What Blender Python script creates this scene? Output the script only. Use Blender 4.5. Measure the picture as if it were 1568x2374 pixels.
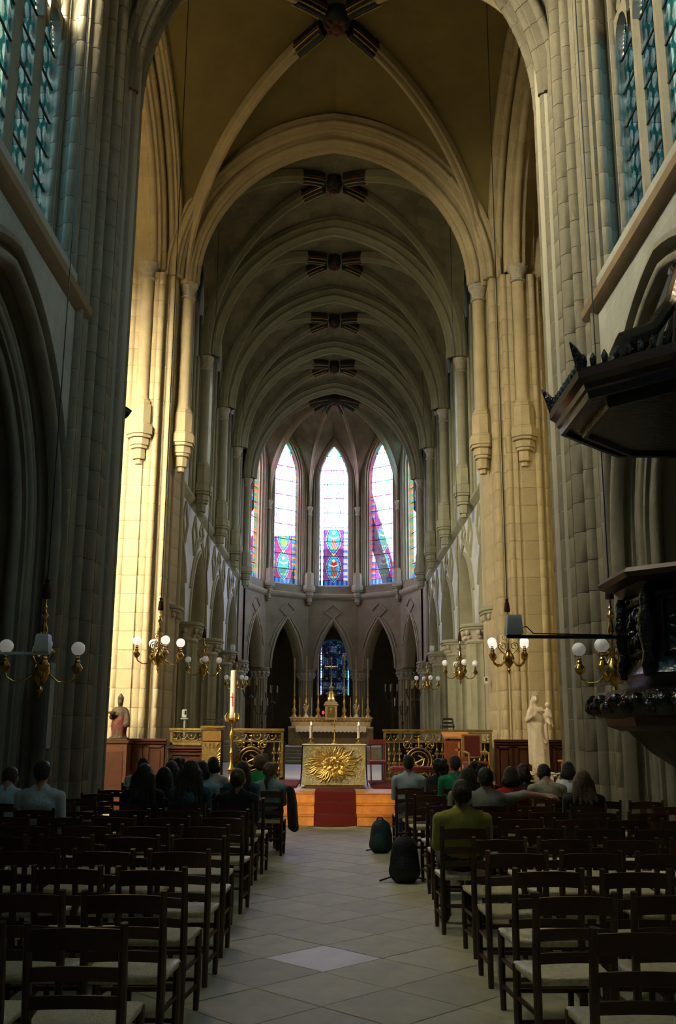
import bpy, bmesh, math, random
import numpy as np
from mathutils import Vector, Matrix

random.seed(11)
PI = math.pi
scene = bpy.context.scene
for o in list(bpy.data.objects):
    bpy.data.objects.remove(o)
COL = scene.collection

# ------------------------------------------------------------------ camera
F_PX = 2250.0
EYE = 1.65
PITCH, YAW, ROLL = math.radians(12.84), math.atan(5.3 / F_PX), math.radians(0.3)
cam_data = bpy.data.cameras.new('camera')
cam_data.sensor_fit = 'VERTICAL'
cam_data.sensor_height = 36.0
cam_data.sensor_width = 36.0
cam_data.lens = F_PX / 2374.0 * 36.0
cam_data.clip_start, cam_data.clip_end = 0.05, 600
cam = bpy.data.objects.new('camera', cam_data)
COL.objects.link(cam)
fwd = Vector((math.sin(YAW) * math.cos(PITCH), math.cos(YAW) * math.cos(PITCH), math.sin(PITCH)))
rgt = Vector((math.cos(YAW), -math.sin(YAW), 0))
upv = rgt.cross(fwd)
r2 = rgt * math.cos(ROLL) + upv * math.sin(ROLL)
u2 = upv * math.cos(ROLL) - rgt * math.sin(ROLL)
mw = Matrix((r2, u2, -fwd)).transposed().to_4x4()
mw.translation = (0, 0, EYE)
cam.matrix_world = mw
scene.camera = cam

# ------------------------------------------------------------------ world (bright overcast sky) and exposure
world = bpy.data.worlds.new('sky')
world.use_nodes = True
scene.world = world
bg = world.node_tree.nodes['Background']
bg.inputs['Color'].default_value = (1.0, 0.955, 0.865, 1)
bg.inputs['Strength'].default_value = 62.0
world.cycles.sampling_method = 'MANUAL'
world.cycles.sample_map_resolution = 64
scene.view_settings.view_transform = 'Standard'
scene.view_settings.look = 'None'
scene.view_settings.exposure = 0.25
scene.view_settings.gamma = 1.0
scene.view_settings.use_curve_mapping = False
# light balance set through how clear each window group is, plus added spot power
CLEAR = dict(head_left=3.1, head_right=1.5, lancet=3.6, transept_left=1.0, transept_right=0.28, choir=0.70, apse=1.3, spot=1.6)
cy = scene.cycles
cy.max_bounces = 5
cy.diffuse_bounces = 4
cy.glossy_bounces = 3
cy.transmission_bounces = 2
cy.transparent_max_bounces = 8
cy.caustics_reflective = False
cy.caustics_refractive = False
cy.sample_clamp_indirect = 4.0
cy.use_adaptive_sampling = True
cy.adaptive_threshold = 0.1
cy.use_denoising = True
cy.use_light_tree = True

def portal(loc, direction, sx, sy):
    """marks a window opening for sky light sampling; direction = into the room"""
    ld = bpy.data.lights.new('window_daylight', 'AREA')
    ld.shape = 'RECTANGLE'
    ld.size, ld.size_y = sx, sy
    ld.cycles.is_portal = True
    o = bpy.data.objects.new('window_daylight', ld)
    d = Vector(direction).normalized()
    z = -d
    x = Vector((0, 0, 1)).cross(z).normalized()
    y = z.cross(x)
    m = Matrix((x, y, z)).transposed().to_4x4()
    m.translation = loc
    o.matrix_world = m
    COL.objects.link(o)

# ------------------------------------------------------------------ mesh helpers
class MB:
    def __init__(s):
        s.v, s.f = [], []
    def add(s, vs, fs):
        b = len(s.v)
        s.v += [tuple(p) for p in vs]
        s.f += [tuple(i + b for i in q) for q in fs]
        return s
    def quad(s, a, b, c, d):
        return s.add([a, b, c, d], [(0, 1, 2, 3)])
    def box(s, c, size, rz=0.0, taper=1.0):
        hx, hy, hz = size[0] / 2, size[1] / 2, size[2] / 2
        cr, sr = math.cos(rz), math.sin(rz)
        vs = []
        for z, t in ((-hz, 1.0), (hz, taper)):
            for x, y in ((-hx, -hy), (hx, -hy), (hx, hy), (-hx, hy)):
                x, y = x * t, y * t
                vs.append((c[0] + x * cr - y * sr, c[1] + x * sr + y * cr, c[2] + z))
        return s.add(vs, [(0, 3, 2, 1), (4, 5, 6, 7), (0, 1, 5, 4), (1, 2, 6, 5), (2, 3, 7, 6), (3, 0, 4, 7)])
    def bevbox(s, c, size, b=0.01):
        hx, hy, hz = size[0] / 2, size[1] / 2, size[2] / 2
        b = min(b, hx * .9, hy * .9, hz * .9)
        rings = []
        for z, i in ((-hz, b), (-hz + b, 0), (hz - b, 0), (hz, b)):
            rings.append([(c[0] + x, c[1] + y, c[2] + z) for x, y in
                          ((-hx + i, -hy + i), (hx - i, -hy + i), (hx - i, hy - i), (-hx + i, hy - i))])
        return s.loft(rings, True, True)
    def loft(s, rings, closed=True, caps=False):
        n = len(rings[0])
        vs = [p for r in rings for p in r]
        fs = []
        m = n if closed else n - 1
        for i in range(len(rings) - 1):
            for j in range(m):
                k = (j + 1) % n
                fs.append((i * n + j, i * n + k, (i + 1) * n + k, (i + 1) * n + j))
        if caps:
            fs.append(tuple(reversed(range(n))))
            fs.append(tuple(range((len(rings) - 1) * n, len(rings) * n)))
        return s.add(vs, fs)
    def prism(s, poly, z0, z1, bev=0.0, caps=True):
        if bev > 0:
            c = (sum(p[0] for p in poly) / len(poly), sum(p[1] for p in poly) / len(poly))
            def ins(z):
                out = []
                for p in poly:
                    d = (c[0] - p[0], c[1] - p[1])
                    L = math.hypot(*d) or 1
                    out.append((p[0] + d[0] / L * bev, p[1] + d[1] / L * bev, z))
                return out
            rings = [ins(z0), [(p[0], p[1], z0 + bev) for p in poly], [(p[0], p[1], z1 - bev) for p in poly], ins(z1)]
        else:
            rings = [[(p[0], p[1], z0) for p in poly], [(p[0], p[1], z1) for p in poly]]
        return s.loft(rings, True, caps)
    def lathe(s, prof, c=(0, 0, 0), seg=16, sq=1.0):
        rings = []
        for r, z in prof:
            rings.append([(c[0] + r * math.cos(2 * PI * k / seg), c[1] + r * sq * math.sin(2 * PI * k / seg), c[2] + z) for k in range(seg)])
        return s.loft(rings, True, True)
    def tube(s, pts, r, seg=8, closed=False, caps=True):
        pts = [Vector(p) for p in pts]
        n = len(pts)
        rs = r if isinstance(r, (list, tuple)) else [r] * n
        rings = []
        prev = None
        for i, p in enumerate(pts):
            if closed:
                t = pts[(i + 1) % n] - pts[i - 1]
            else:
                t = pts[min(i + 1, n - 1)] - pts[max(i - 1, 0)]
            if t.length < 1e-9:
                t = Vector((0, 0, 1))
            t.normalize()
            if prev is None:
                a = Vector((0, 0, 1)) if abs(t.z) < .9 else Vector((1, 0, 0))
                u = t.cross(a).normalized()
            else:
                u = (prev - t * prev.dot(t))
                u = u.normalized() if u.length > 1e-6 else t.orthogonal().normalized()
            prev = u
            w = t.cross(u)
            rings.append([tuple(p + (u * math.cos(2 * PI * k / seg) + w * math.sin(2 * PI * k / seg)) * rs[i]) for k in range(seg)])
        if closed:
            rings.append(rings[0])
            return s.loft(rings, True, False)
        return s.loft(rings, True, caps)
    def sphere(s, c, r, seg=14, rings=8):
        r = r if isinstance(r, (tuple, list)) else (r, r, r)
        R = []
        for i in range(rings + 1):
            a = -PI / 2 + PI * i / rings
            cr = max(math.cos(a), 0.02)
            R.append([(c[0] + r[0] * cr * math.cos(2 * PI * k / seg), c[1] + r[1] * cr * math.sin(2 * PI * k / seg), c[2] + r[2] * math.sin(a)) for k in range(seg)])
        return s.loft(R, True, True)
    def mesh(s, name, mat=None, smooth=40):
        me = bpy.data.meshes.new(name)
        me.from_pydata(s.v, [], s.f)
        if smooth:
            me.polygons.foreach_set('use_smooth', [True] * len(me.polygons))
            me.update()
            me.set_sharp_from_angle(angle=math.radians(smooth))
        me.update()
        if mat is not None:
            me.materials.append(mat)
        return me
    def build(s, name, mat=None, parent=None, smooth=40):
        return link(name, s.mesh(name, mat, smooth), parent)

def link(name, me, parent=None, loc=None, rot=None):
    o = bpy.data.objects.new(name, me)
    COL.objects.link(o)
    if parent is not None:
        o.parent = parent
    if loc is not None:
        o.location = loc
    if rot is not None:
        o.rotation_euler = rot
    return o

def tag(o, label, cat=None, group=None, kind=None):
    o['label'] = label
    if cat:
        o['category'] = cat
    if group:
        o['group'] = group
    if kind:
        o['kind'] = kind
    return o

def thing(name, label, cat, loc=(0, 0, 0), rz=0.0, group=None):
    o = bpy.data.objects.new(name, None)
    o.empty_display_size = 0.1
    COL.objects.link(o)
    o.location = loc
    o.rotation_euler = (0, 0, rz)
    return tag(o, label, cat, group)

def setting(name, label, loc=(0, 0, 0)):
    o = bpy.data.objects.new(name, None)
    COL.objects.link(o)
    o.location = loc
    return tag(o, label, None, None, 'structure')

CHILD = {}
def copy_tree(o, parent=None):
    c = o.copy()
    COL.objects.link(c)
    if parent is not None:
        c.parent = parent
    for ch in [x for x in o.children]:
        copy_tree(ch, c)
    return c

# ------------------------------------------------------------------ materials
MATS = {}
def mat(name, col, rough=0.7, metal=0.0, vary=0.0, scale=4.0, bump=0.0, bscale=None, objvar=0.0, spec=None, emit=None, estr=0.0, detail=4, col2=None, sheen=0.0, coat=0.0):
    if name in MATS:
        return MATS[name]
    m = bpy.data.materials.new(name)
    m.use_nodes = True
    nt = m.node_tree
    N, L = nt.nodes, nt.links
    b = N['Principled BSDF']
    b.inputs['Base Color'].default_value = (*col, 1)
    b.inputs['Roughness'].default_value = rough
    b.inputs['Metallic'].default_value = metal
    if spec is not None:
        b.inputs['Specular IOR Level'].default_value = spec
    if sheen:
        b.inputs['Sheen Weight'].default_value = sheen
    if coat:
        b.inputs['Coat Weight'].default_value = coat
    if emit:
        b.inputs['Emission Color'].default_value = (*emit, 1)
        b.inputs['Emission Strength'].default_value = estr
    tc = N.new('ShaderNodeTexCoord')
    out = None
    if vary or col2:
        nz = N.new('ShaderNodeTexNoise')
        nz.inputs['Scale'].default_value = scale
        nz.inputs['Detail'].default_value = detail
        nz.inputs['Roughness'].default_value = 0.65
        L.new(tc.outputs['Object'], nz.inputs['Vector'])
        rp = N.new('ShaderNodeValToRGB')
        rp.color_ramp.elements[0].position = 0.3
        rp.color_ramp.elements[1].position = 0.7
        c2 = col2 if col2 else tuple(max(0, c * (1 - vary)) for c in col)
        rp.color_ramp.elements[0].color = (*c2, 1)
        rp.color_ramp.elements[1].color = (*(col if col2 else tuple(min(1, c * (1 + vary * .6)) for c in col)), 1)
        L.new(nz.outputs['Fac'], rp.inputs['Fac'])
        out = rp.outputs['Color']
    if objvar:
        oi = N.new('ShaderNodeObjectInfo')
        mp = N.new('ShaderNodeMapRange')
        mp.inputs['To Min'].default_value = 1 - objvar
        mp.inputs['To Max'].default_value = 1 + objvar
        L.new(oi.outputs['Random'], mp.inputs['Value'])
        mx = N.new('ShaderNodeVectorMath')
        mx.operation = 'SCALE'
        if out is not None:
            L.new(out, mx.inputs[0])
        else:
            mx.inputs[0].default_value = col
        L.new(mp.outputs['Result'], mx.inputs['Scale'])
        out = mx.outputs['Vector']
    if out is not None:
        L.new(out, b.inputs['Base Color'])
    if bump:
        nb = N.new('ShaderNodeTexNoise')
        nb.inputs['Scale'].default_value = bscale or scale * 6
        nb.inputs['Detail'].default_value = 3
        L.new(tc.outputs['Object'], nb.inputs['Vector'])
        bp = N.new('ShaderNodeBump')
        bp.inputs['Strength'].default_value = bump
        bp.inputs['Distance'].default_value = 0.03
        L.new(nb.outputs['Fac'], bp.inputs['Height'])
        L.new(bp.outputs['Normal'], b.inputs['Normal'])
    MATS[name] = m
    return m

def ashlar(name, col, axis='YZ', bw=0.8, bh=0.42, mortar=(0.5, 0.46, 0.38), vary=0.18, stain=0.0):
    """dressed stone wall: faint block joints, blotches"""
    m = bpy.data.materials.new(name)
    m.use_nodes = True
    N, L = m.node_tree.nodes, m.node_tree.links
    b = N['Principled BSDF']
    b.inputs['Roughness'].default_value = 0.85
    tc = N.new('ShaderNodeTexCoord')
    sp = N.new('ShaderNodeSeparateXYZ')
    L.new(tc.outputs['Object'], sp.inputs[0])
    cb = N.new('ShaderNodeCombineXYZ')
    L.new(sp.outputs[axis[0]], cb.inputs[0])
    L.new(sp.outputs[axis[1]], cb.inputs[1])
    br = N.new('ShaderNodeTexBrick')
    br.inputs['Color1'].default_value = (*col, 1)
    br.inputs['Color2'].default_value = (*[c * (1 - vary) for c in col], 1)
    br.inputs['Mortar'].default_value = (*mortar, 1)
    br.inputs['Scale'].default_value = 1.0
    br.inputs['Mortar Size'].default_value = 0.006
    br.inputs['Mortar Smooth'].default_value = 0.3
    br.inputs['Brick Width'].default_value = bw
    br.inputs['Row Height'].default_value = bh
    L.new(cb.outputs[0], br.inputs['Vector'])
    nz = N.new('ShaderNodeTexNoise')
    nz.inputs['Scale'].default_value = 1.3
    nz.inputs['Detail'].default_value = 6
    nz.inputs['Roughness'].default_value = 0.7
    L.new(tc.outputs['Object'], nz.inputs['Vector'])
    mr = N.new('ShaderNodeMapRange')
    mr.inputs['From Min'].default_value = 0.3
    mr.inputs['From Max'].default_value = 0.7
    mr.inputs['To Min'].default_value = 0.72 - stain
    mr.inputs['To Max'].default_value = 1.12
    L.new(nz.outputs['Fac'], mr.inputs['Value'])
    mx = N.new('ShaderNodeVectorMath')
    mx.operation = 'SCALE'
    L.new(br.outputs['Color'], mx.inputs[0])
    L.new(mr.outputs['Result'], mx.inputs['Scale'])
    L.new(mx.outputs['Vector'], b.inputs['Base Color'])
    bp = N.new('ShaderNodeBump')
    bp.inputs['Strength'].default_value = 0.25
    bp.inputs['Distance'].default_value = 0.02
    bp.invert = True
    L.new(br.outputs['Fac'], bp.inputs['Height'])
    L.new(bp.outputs['Normal'], b.inputs['Normal'])
    MATS[name] = m
    return m

def glass(name, col=None, attr=None):
    """clear coloured glass: what stands behind shows through it, tinted"""
    m = bpy.data.materials.new(name)
    m.use_nodes = True
    N, L = m.node_tree.nodes, m.node_tree.links
    N.remove(N['Principled BSDF'])
    t = N.new('ShaderNodeBsdfTransparent')
    if attr:
        a = N.new('ShaderNodeAttribute')
        a.attribute_name = attr
        L.new(a.outputs['Color'], t.inputs['Color'])
    else:
        t.inputs['Color'].default_value = (*col, 1)
    gl = N.new('ShaderNodeBsdfGlossy')
    gl.inputs['Roughness'].default_value = 0.15
    gl.inputs['Color'].default_value = (0.8, 0.85, 0.9, 1)
    mx = N.new('ShaderNodeMixShader')
    mx.inputs['Fac'].default_value = 0.02
    L.new(t.outputs[0], mx.inputs[1])
    L.new(gl.outputs[0], mx.inputs[2])
    L.new(mx.outputs[0], N['Material Output'].inputs['Surface'])
    MATS[name] = m
    return m

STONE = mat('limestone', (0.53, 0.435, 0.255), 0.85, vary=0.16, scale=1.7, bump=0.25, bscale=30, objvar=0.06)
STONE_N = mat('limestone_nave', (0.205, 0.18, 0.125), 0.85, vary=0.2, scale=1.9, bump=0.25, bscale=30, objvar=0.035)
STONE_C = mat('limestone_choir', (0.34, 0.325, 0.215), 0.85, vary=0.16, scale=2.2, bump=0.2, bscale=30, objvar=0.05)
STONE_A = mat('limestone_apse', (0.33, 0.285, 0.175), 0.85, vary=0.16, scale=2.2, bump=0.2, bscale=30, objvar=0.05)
CARVED = mat('carved_stone', (0.52, 0.47, 0.36), 0.85, vary=0.25, scale=6, bump=0.6, bscale=22)
MORTAR = mat('lime_mortar', (0.42, 0.38, 0.29), 0.9)
VAULT = mat('ochre_vault', (0.205, 0.163, 0.054), 0.9, vary=0.16, scale=1.1, bump=0.2, bscale=25)
VAULT_C = ashlar('vault_blocks', (0.25, 0.225, 0.13), 'XY', 0.45, 0.3, (0.19, 0.17, 0.095), 0.30, 0.22)
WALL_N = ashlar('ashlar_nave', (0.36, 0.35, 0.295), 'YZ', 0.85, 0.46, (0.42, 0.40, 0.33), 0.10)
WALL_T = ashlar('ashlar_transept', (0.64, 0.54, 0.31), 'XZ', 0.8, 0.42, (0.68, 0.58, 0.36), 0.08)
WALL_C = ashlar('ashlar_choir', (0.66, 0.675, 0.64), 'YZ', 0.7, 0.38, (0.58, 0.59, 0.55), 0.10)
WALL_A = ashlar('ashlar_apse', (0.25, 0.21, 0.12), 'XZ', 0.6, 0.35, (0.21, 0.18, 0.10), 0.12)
BROWN_S = mat('brown_stone_trim', (0.22, 0.145, 0.075), 0.85, vary=0.15, scale=3)
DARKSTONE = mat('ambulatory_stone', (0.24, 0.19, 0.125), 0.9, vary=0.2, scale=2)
PAINT_D = mat('painted_rib_blue_black', (0.018, 0.022, 0.022), 0.6, vary=0.4, scale=9)
PAINT_R = mat('painted_red', (0.10, 0.012, 0.010), 0.6, vary=0.3, scale=9)
GILT = mat('gilding', (0.55, 0.38, 0.10), 0.38, 0.9)
GOLD = mat('gilt_bronze', (0.62, 0.45, 0.13), 0.33, 0.85, vary=0.35, scale=8, bump=0.3, bscale=40)
GOLD_D = mat('old_gilt_bronze', (0.34, 0.24, 0.075), 0.42, 0.8, vary=0.5, scale=14, bump=0.35, bscale=50)
BRASS = mat('polished_brass', (0.66, 0.44, 0.13), 0.22, 1.0, vary=0.15, scale=5)
WOOD_CH = mat('chair_wood', (0.060, 0.020, 0.010), 0.28, vary=0.35, scale=8, objvar=0.25, spec=0.6)
RUSH = mat('woven_rush', (0.88, 0.76, 0.46), 0.42, vary=0.22, scale=30, bump=0.35, bscale=90, objvar=0.15, spec=0.9)
WOOD_P = mat('red_brown_panelling', (0.075, 0.022, 0.008), 0.45, vary=0.3, scale=5)
WOOD_S = mat('orange_oak_steps', (0.70, 0.30, 0.060), 0.5, vary=0.25, scale=7, objvar=0.08)
WOOD_T = mat('pale_pink_boards', (0.60, 0.40, 0.28), 0.55, vary=0.15, scale=6)
BLACKW = mat('black_carved_oak', (0.012, 0.010, 0.009), 0.24, vary=0.4, scale=9, bump=0.3, bscale=18, spec=0.6)
BLACKM = mat('black_metal', (0.012, 0.013, 0.014), 0.4)
CARPET = mat('red_carpet', (0.11, 0.005, 0.005), 0.95, vary=0.2, scale=40, bump=0.3, bscale=200)
VELVET = mat('red_velvet', (0.15, 0.008, 0.009), 0.8, vary=0.2, scale=12, sheen=0.3)
CANDLE = mat('white_wax', (0.90, 0.83, 0.70), 0.5)
LINEN = mat('white_linen', (0.85, 0.80, 0.70), 0.85, vary=0.08, scale=15)
MARBLE = mat('veined_marble', (0.60, 0.45, 0.26), 0.45, vary=0.35, scale=10, bump=0.4, bscale=26)
WHITE_S = mat('white_marble', (0.80, 0.71, 0.54), 0.6, vary=0.12, scale=7)
GLOBE = mat('opal_glass', (0.86, 0.84, 0.82), 0.22, spec=0.5, emit=(1.0, .93, .82), estr=0.10)  # faint glow stands in for window light caught by the globes
GLOBE_BRIGHT = mat('opal_glass_bright', (0.86, 0.84, 0.82), 0.22, spec=0.5, emit=(1.0, .93, .80), estr=0.75)  # stronger glow imitating daylight on the globes of the crossing pair
FLAME = mat('candle_flame', (1, .6, .3), 0.5, emit=(1.0, 0.66, 0.36), estr=14.0)
WHITE_P = mat('white_plastic', (0.85, 0.90, 0.92), 0.5)
LEAD = mat('lead_came', (0.010, 0.010, 0.012), 0.6)
RED_GLASS = mat('red_lamp_glass', (0.5, 0.01, 0.01), 0.2, emit=(1.0, 0.05, 0.04), estr=1.5)
PLASTER_D = mat('nave_floor_stone', (0.42, 0.385, 0.26), 0.6, vary=0.2, scale=2.0)
SLAB = mat('floor_slab_stone', (0.66, 0.605, 0.40), 0.6, vary=0.13, scale=3.5, objvar=0.10, bump=0.08, bscale=18, spec=0.2)
for _m in (GLOBE, GLOBE_BRIGHT, FLAME, RED_GLASS):
    _m.cycles.emission_sampling = 'NONE'
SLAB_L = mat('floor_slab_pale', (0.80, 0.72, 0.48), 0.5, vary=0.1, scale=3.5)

# ------------------------------------------------------------------ architecture helpers
def rolled(A, B, rolls=(), n=6):
    """points from A towards B (B excluded) with half-round rolls (t along edge, radius; negative = hollow) bulging to the right side"""
    ax, ay = A
    dx, dy = B[0] - A[0], B[1] - A[1]
    Ln = math.hypot(dx, dy)
    tx, ty = dx / Ln, dy / Ln
    nx, ny = ty, -tx
    pts = [A]
    for t, r in sorted(rolls):
        c = t * Ln
        a = abs(r)
        for k in range(n + 1):
            th = PI - PI * k / n
            u = c + a * math.cos(th)
            w = a * math.sin(th) * (1 if r > 0 else -1)
            pts.append((ax + tx * u + nx * w, ay + ty * u + ny * w))
    return pts

def outline(corners, rolls):
    out = []
    for i, c in enumerate(corners):
        out += rolled(c, corners[(i + 1) % len(corners)], rolls.get(i, ()))
    return out

def half_arch(half, rise, u=0.0, n=12, t0=0.0, t1=1.0):
    R = (half * half + rise * rise) / (2 * half)
    c = R - half
    r = R - u
    am = math.acos(max(-1, min(1, c / r)))
    return [(r * math.cos(am * t) - c, r * math.sin(am * t)) for t in [t0 + (t1 - t0) * i / n for i in range(n + 1)]]

def frame(O, H, D):
    O, H, D = Vector(O), Vector(H).normalized(), Vector(D).normalized()
    return lambda h, d, z: tuple(O + H * h + D * d + Vector((0, 0, z)))

def arch_wall(mb, M, h0, h1, half, z0, zb, zs, rise, z1, d0, d1, n=12, hc=0.0, faces='fb'):
    """wall slab h0..h1, z0..z1 with a pointed opening (bottom zb, spring zs)"""
    R = half_arch(half, rise, 0, n)
    arc = [(hc - y, zs + z) for y, z in R] + [(hc + y, zs + z) for y, z in R[::-1][1:]]
    cols = [(h0, None), (hc - half, None)]
    for d, on in ((d0, 'f' in faces), (d1, 'b' in faces)):
        if not on:
            continue
        mb.quad(M(h0, d, z0), M(hc - half, d, z0), M(hc - half, d, z1), M(h0, d, z1))
        mb.quad(M(hc + half, d, z0), M(h1, d, z0), M(h1, d, z1), M(hc + half, d, z1))
        if zb > z0:
            mb.quad(M(hc - half, d, z0), M(hc + half, d, z0), M(hc + half, d, zb), M(hc - half, d, zb))
        for (ha, za), (hb, zb2) in zip(arc, arc[1:]):
            mb.quad(M(ha, d, za), M(hb, d, zb2), M(hb, d, z1), M(ha, d, z1))
    path = [(hc - half, zb)] + arc + [(hc + half, zb)]
    for (ha, za), (hb, zb2) in zip(path, path[1:]):
        mb.quad(M(ha, d0, za), M(hb, d0, zb2), M(hb, d1, zb2), M(ha, d1, za))
    if zb > z0:
        mb.quad(M(hc - half, d0, zb), M(hc + half, d0, zb), M(hc + half, d1, zb), M(hc - half, d1, zb))
    mb.quad(M(h0, d0, z1), M(h1, d0, z1), M(h1, d1, z1), M(h0, d1, z1))
    return mb

def arch_sweep(mb, M, half, rise, zs, prof, zdown=0.0, n=14):
    """moulding (closed profile of (inward, depth)) swept round a pointed arch and down its jambs"""
    rows = []
    cols = [half_arch(half, rise, u, n) for u, w in prof]
    def row(i, s):
        return [M(s * cols[j][i][0], prof[j][1], zs + cols[j][i][1]) for j in range(len(prof))]
    if zdown:
        rows.append([M(cols[j][0][0], prof[j][1], zs - zdown) for j in range(len(prof))])
    rows += [row(i, 1) for i in range(n + 1)]
    rows += [row(i, -1) for i in range(n - 1, -1, -1)]
    if zdown:
        rows.append([M(-cols[j][0][0], prof[j][1], zs - zdown) for j in range(len(prof))])
    return mb.loft(rows, True, False)

def arch_stone(M, half, rise, zs, prof, t0, t1, s, n=2):
    mb = MB()
    cols = [half_arch(half, rise, u, n, t0, t1) for u, w in prof]
    rows = [[M(s * cols[j][i][0], prof[j][1], zs + cols[j][i][1]) for j in range(len(prof))] for i in range(n + 1)]
    return mb.loft(rows, True, True)

def ell_rib(p0, p1, n=14):
    """rib curve: upright at the springing p0, level at the crown p1"""
    out = []
    for i in range(n + 1):
        b = PI / 2 * i / n
        k = 1 - math.cos(b)
        out.append(Vector((p0[0] + (p1[0] - p0[0]) * k, p0[1] + (p1[1] - p0[1]) * k, p0[2] + (p1[2] - p0[2]) * math.sin(b))))
    return out

def arch_curve(p0, p1, n=14):
    """half of a pointed arch from springing p0 to apex p1"""
    r = math.hypot(p1[0] - p0[0], p1[1] - p0[1])
    h = p1[2] - p0[2]
    pts = half_arch(r, h, 0, n)
    return [Vector((p0[0] + (p1[0] - p0[0]) * (1 - y / r), p0[1] + (p1[1] - p0[1]) * (1 - y / r), p0[2] + z)) for y, z in pts]

def patch(mb, A, B, m=5, lift=0.12):
    rows = []
    for a, b in zip(A, B):
        g = (a - b).length
        rows.append([tuple(a.lerp(b, j / m) + Vector((0, 0, lift * math.sin(PI * j / m) * min(1, g / 3)))) for j in range(m + 1)])
    return mb.loft(rows, False, False)

def rib_mesh(mb, pts, w=0.2, d=0.24, roll=0.055):
    """rib with a flat body and a roll along its underside, following pts"""
    pts = [Vector(p) for p in pts]
    hdir = Vector((pts[-1].x - pts[0].x, pts[-1].y - pts[0].y, 0)).normalized()
    side = hdir.cross(Vector((0, 0, 1)))
    prof = [(-w / 2, 0.10), (-w / 2, -d * .45), (-w * .3, -d * .6), (-w * .26, -d * .85), (-w * .12, -d), (w * .12, -d), (w * .26, -d * .85), (w * .3, -d * .6), (w / 2, -d * .45), (w / 2, 0.10)]
    rows = []
    for i, p in enumerate(pts):
        t = (pts[min(i + 1, len(pts) - 1)] - pts[max(i - 1, 0)]).normalized()
        nrm = side.cross(t)
        if nrm.z < 0:
            nrm = -nrm
        if abs(nrm.z) < 0.05 and nrm.dot(hdir) > 0:
            nrm = -nrm
        rows.append([tuple(p + side * a + nrm * b) for a, b in prof])
    return mb.loft(rows, True, True)

def roll_prof(pairs):
    return pairs

CX = -0.10          # the choir stands a little off the nave's axis
SPR = 13.1          # springing of all high vaults

# ------------------------------------------------------------------ floors
fl = MB()
fl.box((0, 8.5, -0.16), (25.6, 31.5, 0.3))
floor = fl.build('floor', PLASTER_D)
tag(floor, 'grey stone church floor under the rows of chairs', None, None, 'structure')
S = 0.62
slab = MB()
slab.bevbox((0, 0, 0.0), (S - 0.007, S - 0.007, 0.04), 0.003)
slab_me = slab.mesh('floor_slab', SLAB)
slab_pale = slab_me.copy()
slab_pale.materials.clear()
slab_pale.materials.append(SLAB_L)
c45 = math.cos(PI / 4)
k0 = -7.40 / math.sqrt(2)
for i in range(-30, 31):
    for j in range(-2, 60):
        # slab centres on a grid turned by 45 degrees
        u = k0 + (i + .5) * S
        v = 0.17 + (j + .5) * S
        x, y = (u + v) * c45, (v - u) * c45
        if abs(x - 0.08) < 1.75 and 3.6 < y < 18.0:
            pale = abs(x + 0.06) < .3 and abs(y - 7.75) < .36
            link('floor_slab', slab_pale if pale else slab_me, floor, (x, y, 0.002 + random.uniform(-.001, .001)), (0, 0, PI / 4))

# ------------------------------------------------------------------ nave walls, arcades and clerestory windows
NX = 4.05
NAVE_BAYS = (11.1, 2.9)
ORDERS = [(0.0, 0.0)]
nave_prof = ([(-0.62, 0.0)] + rolled((-0.60, 0.0), (-0.30, 0.0), [(0.25, -0.06), (0.72, 0.07)]) +
             rolled((-0.30, 0.02), (-0.30, 0.30), [(0.5, -0.06)]) + rolled((-0.30, 0.30), (-0.02, 0.30), [(0.3, 0.06), (0.75, 0.06)]) +
             rolled((0.0, 0.32), (0.0, 0.62), [(0.5, 0.09)]) + [(0.0, 0.95), (-0.62, 0.95)])
hood = [(-0.70, 0.05), (-0.70, -0.07), (-0.60, -0.10), (-0.56, -0.04), (-0.56, 0.05)]

NAVE_GLASS_COLS = [(0.10, 0.16, 0.20), (0.030, 0.075, 0.11), (0.018, 0.05, 0.085), (0.012, 0.06, 0.06), (0.13, 0.19, 0.23)]
glass_attr = glass('stained_glass', attr='glass_colour')

def colour_grid(name, w, h, cell, fn, mask=None):
    """a glass sheet in local (x across, z up) whose cells carry the colour of each piece of glass"""
    nx, nz = max(1, int(round(w / cell))), max(1, int(round(h / cell)))
    xs = np.linspace(-w / 2, w / 2, nx + 1)
    zs = np.linspace(0, h, nz + 1)
    X, Z = np.meshgrid(xs, zs)
    verts = np.stack([X, np.zeros_like(X), Z], -1).reshape(-1, 3)
    ii = np.arange(nx * nz)
    r, c = ii // nx, ii % nx
    a = r * (nx + 1) + c
    quads = np.stack([a, a + 1, a + nx + 2, a + nx + 1], 1)
    cx = (xs[c] + xs[c + 1]) / 2
    cz = (zs[r] + zs[r + 1]) / 2
    cols = fn(cx, cz)
    if mask is not None:
        keep = mask(cx, cz)
        quads, cols = quads[keep], cols[keep]
    me = bpy.data.meshes.new(name)
    me.from_pydata(verts.tolist(), [], quads.tolist())
    at = me.color_attributes.new('glass_colour', 'FLOAT_COLOR', 'CORNER')
    buf = np.ones((len(quads) * 4, 4), dtype=np.float32)
    buf[:, :3] = np.repeat(cols, 4, axis=0)
    at.data.foreach_set('color', buf.ravel())
    me.materials.append(glass_attr)
    me.update()
    return me

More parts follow.
